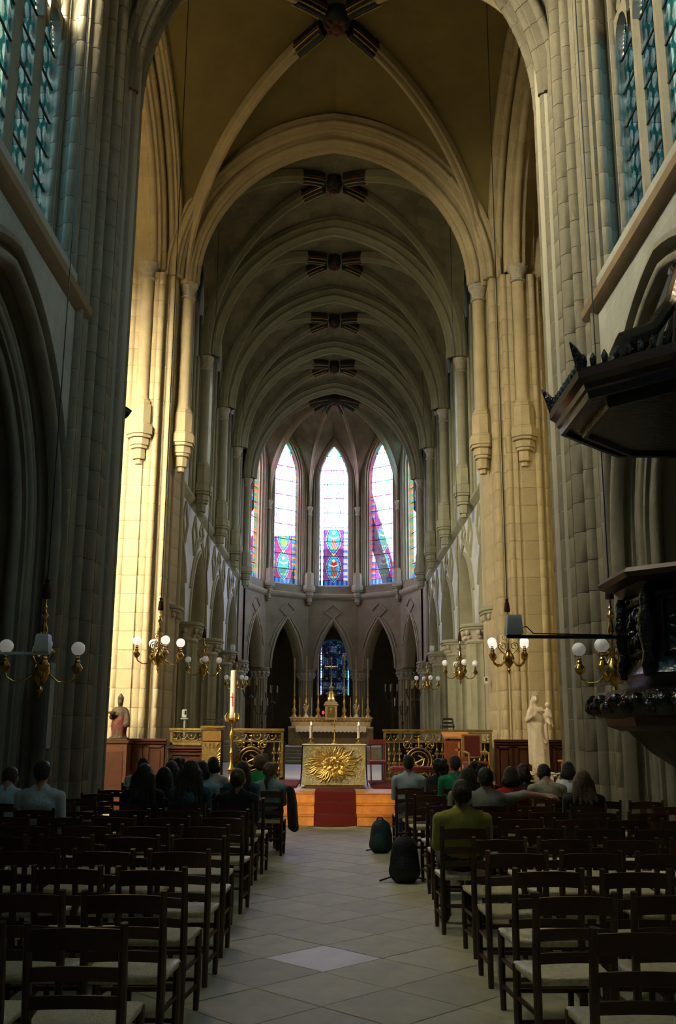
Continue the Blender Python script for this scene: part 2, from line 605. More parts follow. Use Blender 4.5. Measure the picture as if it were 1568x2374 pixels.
def grisaille(x, z):
    """pale blue rounds and leaf shapes in lead, with a darker blue-green border"""
    out = np.zeros((len(x), 3))
    rx = np.abs(((x + 0.125 + 10) % 0.25) - 0.125)
    ro = np.floor((x + 0.125) / 0.25)
    rz = ((z + ro * 0.18) % 0.36) - 0.18
    d = np.hypot(rx / 0.112, rz / 0.145)
    leaf = np.hypot(rx / 0.05, (np.abs(rz) - 0.16) / 0.09)
    rnd = (np.sin(np.floor(x / .25) * 12.9 + np.floor(z / .36) * 78.2) * 43758.5) % 1.0
    base = np.array([0.0004, 0.0030, 0.0048])
    out[:] = base
    a = d < 0.92
    out[a] = np.array([0.0068, 0.0122, 0.0172])[None] * (0.35 + 1.1 * rnd[a])[:, None]
    b = (leaf < 0.85) & ~a
    out[b] = np.array([0.0008, 0.0055, 0.0075])
    return out * CLEAR['lancet']

def make_window_bar(mb, M, h0, h1, z, d):
    a, b = M(h0, d, z), M(h1, d, z)
    mb.tube([a, b], 0.022, 6)

def lancet_window(idx, label, M, centers, lw, zb, zt, fn, cell, barstep, glass_d, mull_w, mull_d, head=0.5, rot=None, mullion_mat=None, headfill=True):
    root = setting('window_%d' % idx, label)
    for c in centers:
        h = zt - zb
        # glass panels between the saddle bars
        nb = max(1, int(round(h / barstep)))
        for k in range(nb):
            za, zz = h * k / nb, h * (k + 1) / nb
            def f2(x, z, za=za):
                return fn(x, z + za)
            def mk(x, z, za=za):
                t = z + za - (h - head)
                return (t <= 0) | (np.abs(x) < lw / 2 * np.sqrt(np.clip(1 - np.clip(t / head, 0, 1) ** 1.6, 0, 1)))
            me = colour_grid('pane', lw, zz - za, cell, f2, mk)
            o = link('pane', me, root)
            p = Vector(M(c, glass_d, zb + za))
            q = Vector(M(c + 1, glass_d, zb + za)) - p
            o.location = p
            o.rotation_euler = (0, 0, math.atan2(q.y, q.x))
            if k:
                b = MB()
                b.tube([M(c - lw / 2, glass_d - 0.03, zb + za), M(c + lw / 2, glass_d - 0.03, zb + za)], 0.02, 6)
                b.build('saddle_bar', LEAD, root)
        # stone head over the light
        if headfill:
            hm = MB()
            R = [(lw / 2 * math.sqrt(max(0, 1 - (t / 8) ** 1.6)), zt - head + head * t / 8) for t in range(9)]
            pts = [(-x, z) for x, z in R] + [(x, z) for x, z in R[::-1][1:]]
            for (xa, z1_), (xb, z2_) in zip(pts, pts[1:]):
                for d in (glass_d - 0.14, glass_d + 0.02):
                    hm.quad(M(c + xa, d, z1_), M(c + xb, d, z2_), M(c + xb, d, zt + .12), M(c + xa, d, zt + .12))
                hm.quad(M(c + xa, glass_d - .14, z1_), M(c + xb, glass_d - .14, z2_), M(c + xb, glass_d + .02, z2_), M(c + xa, glass_d + .02, z1_))
            hm.build('tracery_head', mullion_mat or STONE_N, root)
    cs = sorted(centers)
    for a, b in zip(cs, cs[1:]):
        mm = (a + b) / 2
        w = (b - a - lw) / 2
        m = MB()
        poly = [(-w, .04), (-w, -mull_d * .35), (-w * .4, -mull_d), (w * .4, -mull_d), (w, -mull_d * .35), (w, .04)]
        rings = [[M(mm + px_, glass_d + py_, z) for px_, py_ in poly] for z in (zb - .4, zt + 1.2)]
        m.loft(rings, True, True)
        m.build('mullion', mullion_mat or STONE_N, root)
    return root

WIN = 0
for s, side in ((-1, 'left'), (1, 'right')):
    wall = setting('wall_nave_' + side, 'grey ashlar nave wall with arcade arch on the %s side' % ('bishop statue' if s < 0 else 'pulpit'))
    for bi, yc in enumerate(NAVE_BAYS):
        M = frame((s * NX, yc, 0), (0, 1, 0), (s, 0, 0))
        lo = MB()
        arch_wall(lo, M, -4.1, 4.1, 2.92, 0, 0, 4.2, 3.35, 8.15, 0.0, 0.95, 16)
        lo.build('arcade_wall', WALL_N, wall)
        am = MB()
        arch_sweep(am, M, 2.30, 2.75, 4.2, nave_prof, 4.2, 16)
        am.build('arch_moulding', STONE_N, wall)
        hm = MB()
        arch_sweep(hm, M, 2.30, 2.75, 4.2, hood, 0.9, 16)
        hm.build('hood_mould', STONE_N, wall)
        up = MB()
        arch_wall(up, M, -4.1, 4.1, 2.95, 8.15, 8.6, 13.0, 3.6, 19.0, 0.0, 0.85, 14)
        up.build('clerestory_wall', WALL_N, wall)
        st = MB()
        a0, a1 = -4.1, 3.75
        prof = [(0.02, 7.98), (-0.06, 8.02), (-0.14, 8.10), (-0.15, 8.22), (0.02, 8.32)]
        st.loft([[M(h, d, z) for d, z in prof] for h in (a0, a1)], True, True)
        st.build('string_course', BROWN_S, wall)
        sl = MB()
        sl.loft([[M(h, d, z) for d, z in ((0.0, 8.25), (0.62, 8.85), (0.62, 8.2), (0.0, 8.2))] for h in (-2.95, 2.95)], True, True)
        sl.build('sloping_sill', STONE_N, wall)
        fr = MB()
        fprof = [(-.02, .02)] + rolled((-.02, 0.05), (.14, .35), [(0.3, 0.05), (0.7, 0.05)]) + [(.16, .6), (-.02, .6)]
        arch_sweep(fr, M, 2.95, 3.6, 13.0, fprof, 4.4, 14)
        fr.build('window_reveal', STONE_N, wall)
        WIN += 1
        cs = [(k - 2.5) * 0.95 for k in range(6)]
        lancet_window(WIN, 'tall blue leaded clerestory window of six lights on the %s side%s' % ('statue' if s < 0 else 'pulpit', ', beside the crossing' if bi == 0 else ', behind the viewer'),
                      M, cs, 0.70, 8.75, 13.0, grisaille, 0.022 if bi == 0 else 0.06, 0.62, 0.62, 0.12, 0.11, 0.6)
        for q in (-1, 1):
            jb = MB()
            jb.loft([[M(q * a_, d_, z_) for a_, d_ in ((2.72, .45), (3.0, .40), (3.0, .66), (2.72, .66))] for z_ in (8.5, 13.1)], True, True)
            jb.build('window_jamb', STONE_N, wall)
        # out-of-view arch-head glass above the lancets, cleared on one side to light the floor
        tint = np.array((.32, .305, .235)) * ((1.0 if bi == 0 else .05) * CLEAR['head_left'] if s < 0 else .06 * CLEAR['head_right'])
        def head_glass(x, z, tint=tint):
            out = np.zeros((len(x), 3))
            out[:] = tint
            lead = (np.abs(((x + 10) % .3) - .15) > .14) | (np.abs((z % .4) - .2) > .19)
            out[lead] = (.01, .01, .01)
            return out
        Rr = (2.95 ** 2 + 3.6 ** 2) / 5.9
        def head_mask(x, z, Rr=Rr):
            return np.abs(x) < np.sqrt(np.clip(Rr ** 2 - (z + .12) ** 2, 0, 99)) - (Rr - 2.95)
        wroot_n = bpy.data.objects['window_%d' % WIN]
        ho = link('tracery_pane', colour_grid('tracery_pane', 5.9, 3.5, .06, head_glass, head_mask), wroot_n)
        ho.location = M(0, .66, 13.12)
        ho.rotation_euler = (0, 0, PI / 2)
        for q in (-1, 0, 1):
            tb = MB()
            if q == 0:
                tb.tube([M(1.0 * math.cos(2 * PI * i / 20), .62, 14.9 + 1.0 * math.sin(2 * PI * i / 20)) for i in range(20)], .08, 6, True)
            else:
                tb.tube([M(q * 2.9, .62, 13.1), M(q * 2.3, .62, 13.9), M(q * 1.45, .62, 14.2), M(q * .6, .62, 13.7), M(q * .05, .62, 13.1)], .08, 6)
                tb.tube([M(q * .9, .62, 15.3), M(q * 1.7, .62, 15.2), M(q * 2.2, .62, 14.6)], .07, 6)
            tb.build('tracery', STONE_N, wroot_n)
        portal(M(0, 0.72, 12.6), (-s, 0, 0), 5.7, 7.8)
    # aisle behind the arcade
    ai = MB()
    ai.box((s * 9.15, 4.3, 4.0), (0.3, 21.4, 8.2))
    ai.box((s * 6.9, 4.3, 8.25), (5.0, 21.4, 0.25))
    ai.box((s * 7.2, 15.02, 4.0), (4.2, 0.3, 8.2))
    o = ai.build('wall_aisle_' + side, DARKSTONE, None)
    tag(o, 'dim side aisle wall seen through the nave arch on the %s side' % ('bishop statue' if s < 0 else 'pulpit'), None, None, 'structure')

bk = MB()
bk.box((0, -1.3, 9.3), (18.8, 0.3, 19.8))
tag(bk.build('wall_west', WALL_N), 'blank stone west wall behind the viewer', None, None, 'structure')

# ------------------------------------------------------------------ crossing piers
def pier(name, label, poly, z1, course, mt, parent=None, jitter=0.0):
    root = setting(name, label)
    core = MB()
    c = (sum(p[0] for p in poly) / len(poly), sum(p[1] for p in poly) / len(poly))
    ins = [(p[0] + (c[0] - p[0]) / math.hypot(c[0] - p[0], c[1] - p[1]) * .012, p[1] + (c[1] - p[1]) / math.hypot(c[0] - p[0], c[1] - p[1]) * .012) for p in poly]
    core.prism(ins, 0, z1)
    core.build('mortar_core', MORTAR, root)
    cm = MB()
    cm.prism(poly, 0, course - 0.007, 0.004)
    me = cm.mesh('stone_course', mt)
    n = int(z1 / course)
    for k in range(n):
        link('stone_course', me, root, (0, 0, k * course))
    top = MB()
    top.prism(poly, n * course, z1, 0.004)
    top.build('stone_course', mt, root)
    return root

def mir(poly, s):
    return poly if s > 0 else [(-x, y) for x, y in poly][::-1]

w_corners = [(4.10, 13.85), (5.4, 13.85), (5.4, 16.6), (4.75, 16.85), (4.05, 16.35), (3.74, 15.95), (3.74, 15.15), (3.98, 14.35)]
w_poly = outline(w_corners, {0: [(.10, .075), (.22, -.05), (.33, .07), (.44, -.04)], 3: [(.3, .12), (.7, .12)], 4: [(.5, .13)], 5: [(.28, .15), (.72, .11)], 6: [(.22, -.08), (.45, .13), (.8, .10)], 7: [(.3, -.07), (.6, .10)]})
for s in (-1, 1):
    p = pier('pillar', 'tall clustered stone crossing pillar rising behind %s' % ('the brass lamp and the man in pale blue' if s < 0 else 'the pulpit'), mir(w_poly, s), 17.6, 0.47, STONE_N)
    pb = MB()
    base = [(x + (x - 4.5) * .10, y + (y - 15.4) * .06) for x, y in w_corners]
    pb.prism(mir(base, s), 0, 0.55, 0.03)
    pb.build('pillar_base', STONE_N, p)
    # upper mass of masonry carrying the crossing arch
    um = MB()
    um.box((s * 4.78, 15.3, 16.0), (1.3, 2.0, 6.4))
    um.build('upper_masonry', STONE_N, p)

e_corners = [(4.00, 23.15), (4.45, 22.78), (4.95, 22.78), (5.32, 23.05), (5.36, 23.6), (5.4, 25.2), (4.45, 25.2), (3.92, 24.75), (3.92, 24.2), (4.00, 23.9)]
e_poly = outline(e_corners, {0: [(.22, .085), (.52, -.05), (.78, .085)], 1: [(.25, -.04)], 2: [(.25, .09), (.7, .07)], 3: [(.35, -.05), (.65, .08)], 7: [(.5, .08)], 9: [(.5, .06)]})

def shaft_set(root, x, y, r, mt, zc=8.0, zt=SPR, face=(0, -1)):
    """corbelled shaft with capital: stepped corbel, block, round shaft, moulded capital"""
    m = MB()
    for k, (z0, z1, w) in enumerate(((zc, zc + .12, .10), (zc + .12, zc + .38, .16), (zc + .38, zc + .46, .22), (zc + .46, zc + .64, .25), (zc + .64, zc + .72, .31), (zc + .72, zc + .95, .34), (zc + .95, zc + 1.0, .31))):
        oct_ = [(x + w * math.cos(a), y + w * math.sin(a)) for a in [PI / 8 + PI / 4 * i for i in range(8)]]
        m.prism(oct_, z0, z1, .012)
    m.build('corbel', mt, root)
    b = MB()
    for z0, z1, w in ((zc + 1.0, zc + 1.52, .27), (zc + 1.52, zc + 1.62, .24)):
        b.prism([(x + w * math.cos(a), y + w * math.sin(a)) for a in [PI / 8 + PI / 4 * i for i in range(8)]], z0, z1, .015)
    b.build('corbel_block', mt, root)
    sh = MB()
    sh.lathe([(r * 1.25, zc + 1.6), (r * 1.25, zc + 1.66), (r, zc + 1.72), (r, zt - .45)], (x, y, 0), 16)
    sh.build('shaft', mt, root)
    cp = MB()
    cp.lathe([(r, zt - .46), (r * 1.3, zt - .43), (r * 1.25, zt - .39), (r, zt - .36), (r * 1.15, zt - .2), (r * 1.65, zt - .09), (r * 1.7, zt - .02), (r * 1.4, zt)], (x, y, 0), 14)
    cp.build('capital', CARVED, root)

for s in (-1, 1):
    cx = CX
    poly = [(x + (CX if s > 0 else -CX), y) for x, y in e_poly]
    p = pier('pillar', 'pale sunlit clustered crossing pillar beside %s' % ('the bishop statue and gilt railing' if s < 0 else 'the white madonna statue'), mir(poly, s), SPR, 0.44, STONE)
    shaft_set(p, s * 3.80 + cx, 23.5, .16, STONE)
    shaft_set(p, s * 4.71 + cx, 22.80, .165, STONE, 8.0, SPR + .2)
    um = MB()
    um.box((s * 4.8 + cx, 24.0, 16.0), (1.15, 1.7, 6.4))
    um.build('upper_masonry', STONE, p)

# crossing arches built of single voussoirs
w_prof = ([(-0.85, -0.75)] + rolled((-0.80, -0.75), (-0.45, -0.75), [(.3, .07), (.75, .07)]) + rolled((-0.45, -0.72), (-0.40, -0.42), [(.5, .08)]) +
          rolled((-0.36, -0.42), (-0.06, -0.40), [(.5, .09)]) + rolled((0.0, -0.36), (0.0, 0.36), [(.2, .09), (.5, -.07), (.8, .09)]) + [(-0.06, .40), (-0.4, .45), (-0.45, .75), (-0.85, .75)])
e_prof = ([(-0.72, -0.55)] + rolled((-0.68, -0.55), (-0.40, -0.52), [(.3, -.05), (.72, .06)]) + rolled((-0.36, -0.50), (-0.34, -0.22), [(.5, .08)]) +
          rolled((-0.30, -0.22), (-0.04, -0.20), [(.6, .07)]) + rolled((0.0, -0.16), (0.0, 0.16), [(.5, .1)]) + [(-0.04, .2), (-0.34, .22), (-0.36, .5), (-0.72, .55)])
arches = setting('trim_1', 'moulded stone arches of the crossing')
def stone_arch(parent, nm, M, half, rise, zs, prof, nst, mt):
    root = bpy.data.objects.new(nm, None)
    COL.objects.link(root)
    root.parent = parent
    core = MB()
    arch_sweep(core, M, half, rise, zs, [(u - .01, w * .985) for u, w in prof], 0, 14)
    core.build('mortar_core', mt, root)
    for s in (1, -1):
        for k in range(nst):
            g = 0.0012
            arch_stone(M, half, rise, zs, prof, k / nst + g, (k + 1) / nst - g, s).build('voussoir', mt, root)
stone_arch(arches, 'west_arch', frame((0, 15.55, 0), (1, 0, 0), (0, 1, 0)), 3.68, 4.6, 12.85, w_prof, 14, STONE_N)
stone_arch(arches, 'east_arch', frame((CX, 23.5, 0), (1, 0, 0), (0, 1, 0)), 3.60, 4.0, SPR, e_prof, 13, STONE)
t_prof = ([(-0.8, -0.55)] + rolled((-0.75, -0.55), (-0.42, -0.55), [(.3, .08), (.75, .07)]) + rolled((-0.38, -0.52), (-0.36, -0.2), [(.5, .09)]) +
          rolled((-0.32, -0.2), (-0.04, -0.18), [(.5, .09)]) + rolled((0.0, -0.15), (0.0, 0.2), [(.5, .1)]) + [(-0.04, .25), (-0.36, .3), (-0.4, .55), (-0.8, .55)])
for s in (-1, 1):
    stone_arch(arches, 'transept_arch', frame((s * 4.62 + CX * .5, 19.5, 0), (0, 1, 0), (s, 0, 0)), 3.25, 3.9, SPR + .1, t_prof, 12, STONE)

# ------------------------------------------------------------------ high vaults
def painted_end(mb_d, mb_g, mb_r, pts, k):
    pass

def boss_knot(parent, c, r, dirs, seglen, rw, gold_bead=True):
    """painted key of a vault: carved boss and painted, beaded rib ends"""
    b = MB()
    b.lathe([(r * .35, -.34), (r * .7, -.30), (r * .95, -.2), (r, -.08), (r * .85, 0.0), (r * .9, .1)], c, 18)
    bo = b.build('boss', PAINT_D, parent)
    k = MB()
    for a in range(8):
        th = a * PI / 4
        k.sphere((c[0] + r * .62 * math.cos(th), c[1] + r * .62 * math.sin(th), c[2] - .30), (r * .22, r * .22, .07), 8, 5)
    k.sphere((c[0], c[1], c[2] - .35), (r * .36, r * .36, .09), 10, 6)
    k.build('carved_leaf', PAINT_R, bo)
    for pts in dirs:
        rb = MB()
        rib_mesh(rb, pts, rw * 1.12, 0.30)
        ro = rb.build('painted_rib', PAINT_D, parent)
        g = MB()
        sd = (pts[-1] - pts[0])
        sd.z = 0
        sd = sd.normalized().cross(Vector((0, 0, 1)))
        for q in (-1, 1):
            g.tube([p + sd * q * rw * .54 + Vector((0, 0, -.15)) for p in pts], 0.016, 5)
        g.build('gilt_line', GILT, ro)
        r_ = MB()
        for q in (-1, 1):
            r_.tube([p + sd * q * rw * .55 + Vector((0, 0, -.08)) for p in pts], 0.03, 5)
        r_.build('red_line', PAINT_R, ro)
        if gold_bead:
            bd = MB()
            L = [pts[i].lerp(pts[i + 1], f) for i in range(len(pts) - 1) for f in (0, .2, .4, .6, .8)]
            for p in L:
                for q in (-1, 1):
                    bd.sphere(tuple(p + sd * q * rw * .40 + Vector((0, 0, -.26))), .026, 6, 4)
            bo2 = bd.build('gilt_beading', GILT, ro)
            bo2['kind'] = 'stuff'

def vault_bay(root, xa, xb, ya, yb, zs, zt_tr, zt_wall, zc, mt, rib_mt, rw, tr_half_inset=0.0, wall_inset=0.0, boss_r=.28, paint=1.1, n=14):
    xm, ym = (xa + xb) / 2, (ya + yb) / 2
    C = (xm, ym, zc)
    web = MB()
    for x in (xa, xb):
        for y in (ya, yb):
            diag = ell_rib((x, y, zs), C, n)
            tr = arch_curve((x, y, zs), (xm, y, zt_tr), n)
            wl = arch_curve((x, y, zs), (x, ym, zt_wall), n)
            up = Vector((0, 0, .12))
            patch(web, [p + up for p in diag], [p + up for p in tr])
            patch(web, [p + up for p in diag], [p + up for p in wl])
    web.build('vault_web', mt, root)
    ends = []
    for x in (xa, xb):
        for y in (ya, yb):
            d = ell_rib((x, y, zs), C, 40)
            L = 0
            cut = len(d) - 1
            while cut > 0 and L < paint:
                L += (d[cut] - d[cut - 1]).length
                cut -= 1
            rb = MB()
            rib_mesh(rb, d[:cut + 1], rw, .26)
            rb.build('rib', rib_mt, root)
            ends.append(d[cut:-2])
    boss_knot(root, C, boss_r, ends, paint, rw)

ceil = setting('ceiling_crossing', 'ochre plastered four-part rib vault over the crossing with painted boss')
vault_bay(ceil, -4.0 + CX * .5, 4.0 + CX * .5, 15.7, 23.4, SPR - .1, 17.75, 17.6, 18.0, VAULT, STONE, .26, boss_r=.34, paint=1.15)
CB = [23.6, 28.55, 33.5, 38.45, 43.4]
ceilc = setting('ceiling_choir', 'grey stone rib vaults of the choir with small painted bosses')
for a, b in zip(CB, CB[1:]):
    bay = bpy.data.objects.new('vault_bay', None)
    COL.objects.link(bay)
    bay.parent = ceilc
    vault_bay(bay, CX - 4.05, CX + 4.05, a + .15, b - .15, SPR, 17.72, 17.0, 17.75, VAULT_C, STONE_C, .2, boss_r=.24, paint=1.0)
c_prof = ([(-0.5, -0.28)] + rolled((-0.47, -0.28), (-0.25, -0.26), [(.55, .05)]) + rolled((-0.22, -0.24), (-0.04, -0.14), [(.5, .06)]) +
          rolled((0.0, -0.1), (0.0, 0.1), [(.5, .075)]) + [(-0.04, .14), (-0.22, .24), (-0.25, .26), (-0.5, .28)])
for y in CB[1:]:
    m = MB()
    arch_sweep(m, frame((CX, y, 0), (1, 0, 0), (0, 1, 0)), 3.62, 4.25, SPR, c_prof, 0, 18)
    m.build('transverse_arch', STONE_C, ceilc)
ceiln = setting('ceiling_nave', 'stone rib vaults over the nave')
for yc in NAVE_BAYS:
    m = MB()
    xm = 0
    for x in (-4.05, 4.05):
        for y in (yc - 4.1, yc + 4.1):
            d = ell_rib((x, y, SPR), (0, yc, 18.0), 10)
            patch(m, d, arch_curve((x, y, SPR), (0, y, 17.7), 10))
            patch(m, d, arch_curve((x, y, SPR), (x, yc, 17.4), 10))
    m.build('vault_web', VAULT, ceiln)
rf = MB()
rf.box((0, 4.5, 19.0), (11.2, 22.2, .5))
rf.box((0, 34.5, 19.0), (11.2, 32.4, .5))
rf.box((0, 19.5, 19.1), (26, 10.4, .5))
tag(rf.build('roof', DARKSTONE), 'roof slabs over the church vaults', None, None, 'structure')

# ------------------------------------------------------------------ transepts
for s, side in ((-1, 'left'), (1, 'right')):
    lbl = 'statue' if s < 0 else 'pulpit'
    e = MB()
    x0, x1 = s * 5.3, s * 12.3
    e.box(((x0 + x1) / 2, 24.0, 9.4), (7.4, 0.7, 19.4))
    tag(e.build('wall_transept_east_' + side, WALL_T), 'plain pale stone transept wall behind the panelling, %s side' % lbl, None, None, 'structure')
    st = MB()
    st.box((s * 7.2, 23.58, 7.9), (3.8, .16, .16))
    st.box((s * 7.2, 23.60, 8.02), (3.8, .10, .10))
    tag(st.build('trim_2' if s < 0 else 'trim_3', STONE), 'thin stone string course on the transept wall, %s side' % lbl, None, None, 'structure')
    # west wall of the transept with a tall window, end wall with a great window
    M = frame((s * 8.85, 15.4, 0), (s, 0, 0), (0, -1, 0))
    w = MB()
    arch_wall(w, M, -3.5, 3.5, 2.9, 0, 4.5, 12.0, 3.6, 19.1, 0, .6, 10)
    tag(w.build('wall_transept_west_' + side, WALL_T), 'transept west wall with a tall clear window, %s side' % lbl, None, None, 'structure')
    WIN += 1
    gl = np.array((0.97, 0.87, 0.66)) * CLEAR['transept_left'] if s < 0 else np.array((0.20, 0.155, 0.075)) * CLEAR['transept_right']
    def plain(x, z, gl=gl):
        out = np.zeros((len(x), 3))
        lead = (np.abs(((x + 10) % .25) - .125) > .118) | (np.abs((z % .4) - .2) > .19)
        out[:] = gl
        out[lead] = (.02, .02, .02)
        return out
    root = lancet_window(WIN, 'tall pale leaded transept window, %s side' % lbl, M, [-2.2, -1.1, 0, 1.1, 2.2], .98, 4.5, 12.6, plain, .06, 1.9, .4, .12, .2, .7, None, STONE, headfill=True)
    top = MB()
    arc = half_arch(2.9, 3.6, 0, 10)
    pts = [(-y, z) for y, z in arc] + [(y, z) for y, z in arc[::-1][1:]]
    for (ha, za), (hb, zb) in zip(pts, pts[1:]):
        top.quad(M(ha, .45, 12.55), M(hb, .45, 12.55), M(hb, .45, 12 + zb), M(ha, .45, 12 + za))
    top.build('tracery', STONE, root)
    for q in (-1, 1):
        jb = MB()
        jb.loft([[M(q * (2.69 + a), d, z) for a, d in ((0, .3), (.3, .3), (.3, .5), (0, .5))] for z in (4.4, 12.7)], True, True)
        jb.build('jamb_strip', STONE, root)
    portal(M(0, .5, 8.6), (0, 1, 0), 5.6, 8.2)
    en = MB()
    en.box((s * 12.35, 19.5, 9.4), (.4, 9.6, 19.4))
    tag(en.build('wall_transept_end_' + side, WALL_N), 'blank end wall of the transept, %s side' % lbl, None, None, 'structure')

# ------------------------------------------------------------------ choir walls, piers, clerestory
def fluted(cx, cy, rx, ry, n=20, depth=.16):
    pts = []
    for k in range(n * 4):
        a = 2 * PI * k / (n * 4)
        ph = (k % 4) / 4
        f = 1 - depth * (0.0 if ph == 0 else (0.75 if ph in (.25, .75) else 1.0)) * .5
        ca, sa = math.cos(a), math.sin(a)
        q = (abs(ca) ** 3.2 + abs(sa) ** 3.2) ** (-1 / 3.2)
        pts.append((cx + rx * q * ca * f, cy + ry * q * sa * f))
    return pts

def choir_pier(name, label, x, y, rx, ry, z0=.4, rz=0):
    root = setting(name, label)
    b = MB()
    for za, zz, k in ((z0 - .4, z0 + .25, 1.18), (z0 + .25, z0 + .4, 1.1)):
        b.prism(fluted(x, y, rx * k, ry * k, 12, 0), za, zz, .03)
    b.build('pillar_base', STONE_C, root)
    m = MB()
    m.prism(fluted(x, y, rx, ry), z0 + .4, 4.22)
    m.build('fluted_shaft', STONE_C, root, 50)
    c = MB()
    c.loft([[(px_, py_, z) for px_, py_ in fluted(x, y, rx * k, ry * k, 14, .05)] for z, k in ((4.2, 1.0), (4.25, 1.07), (4.3, 1.02), (4.42, 1.06), (4.55, 1.2), (4.58, 1.24))], True, True)
    c.build('capital_bell', CARVED, root)
    lv = MB()
    for k in range(14):
        a = 2 * PI * (k + .5) / 14
        ca, sa = math.cos(a), math.sin(a)
        q = (abs(ca) ** 3.2 + abs(sa) ** 3.2) ** (-1 / 3.2)
        for rr, zz, sz in ((1.08, 4.38, .07), (1.20, 4.50, .085)):
            lv.sphere((x + rx * q * ca * rr, y + ry * q * sa * rr, zz), (.075, .075, sz), 7, 5)
    o = lv.build('capital_leaves', CARVED, root)
    o['kind'] = 'stuff'
    ab = MB()
    ab.prism(fluted(x, y, rx * 1.30, ry * 1.30, 14, 0), 4.58, 4.65, .015)
    ab.prism(fluted(x, y, rx * 1.36, ry * 1.36, 14, 0), 4.65, 4.75, .02)
    ab.build('abacus', STONE_C, root)
    return root

def clear_pale(x, z):
    out = np.zeros((len(x), 3))
    out[:] = np.array((.080, .090, .098)) * CLEAR['choir']
    lead = (np.abs(((x + 10) % .2) - .1) > .092) | (np.abs((z % .3) - .15) > .142)
    out[lead] = (.01, .01, .01)
    return out

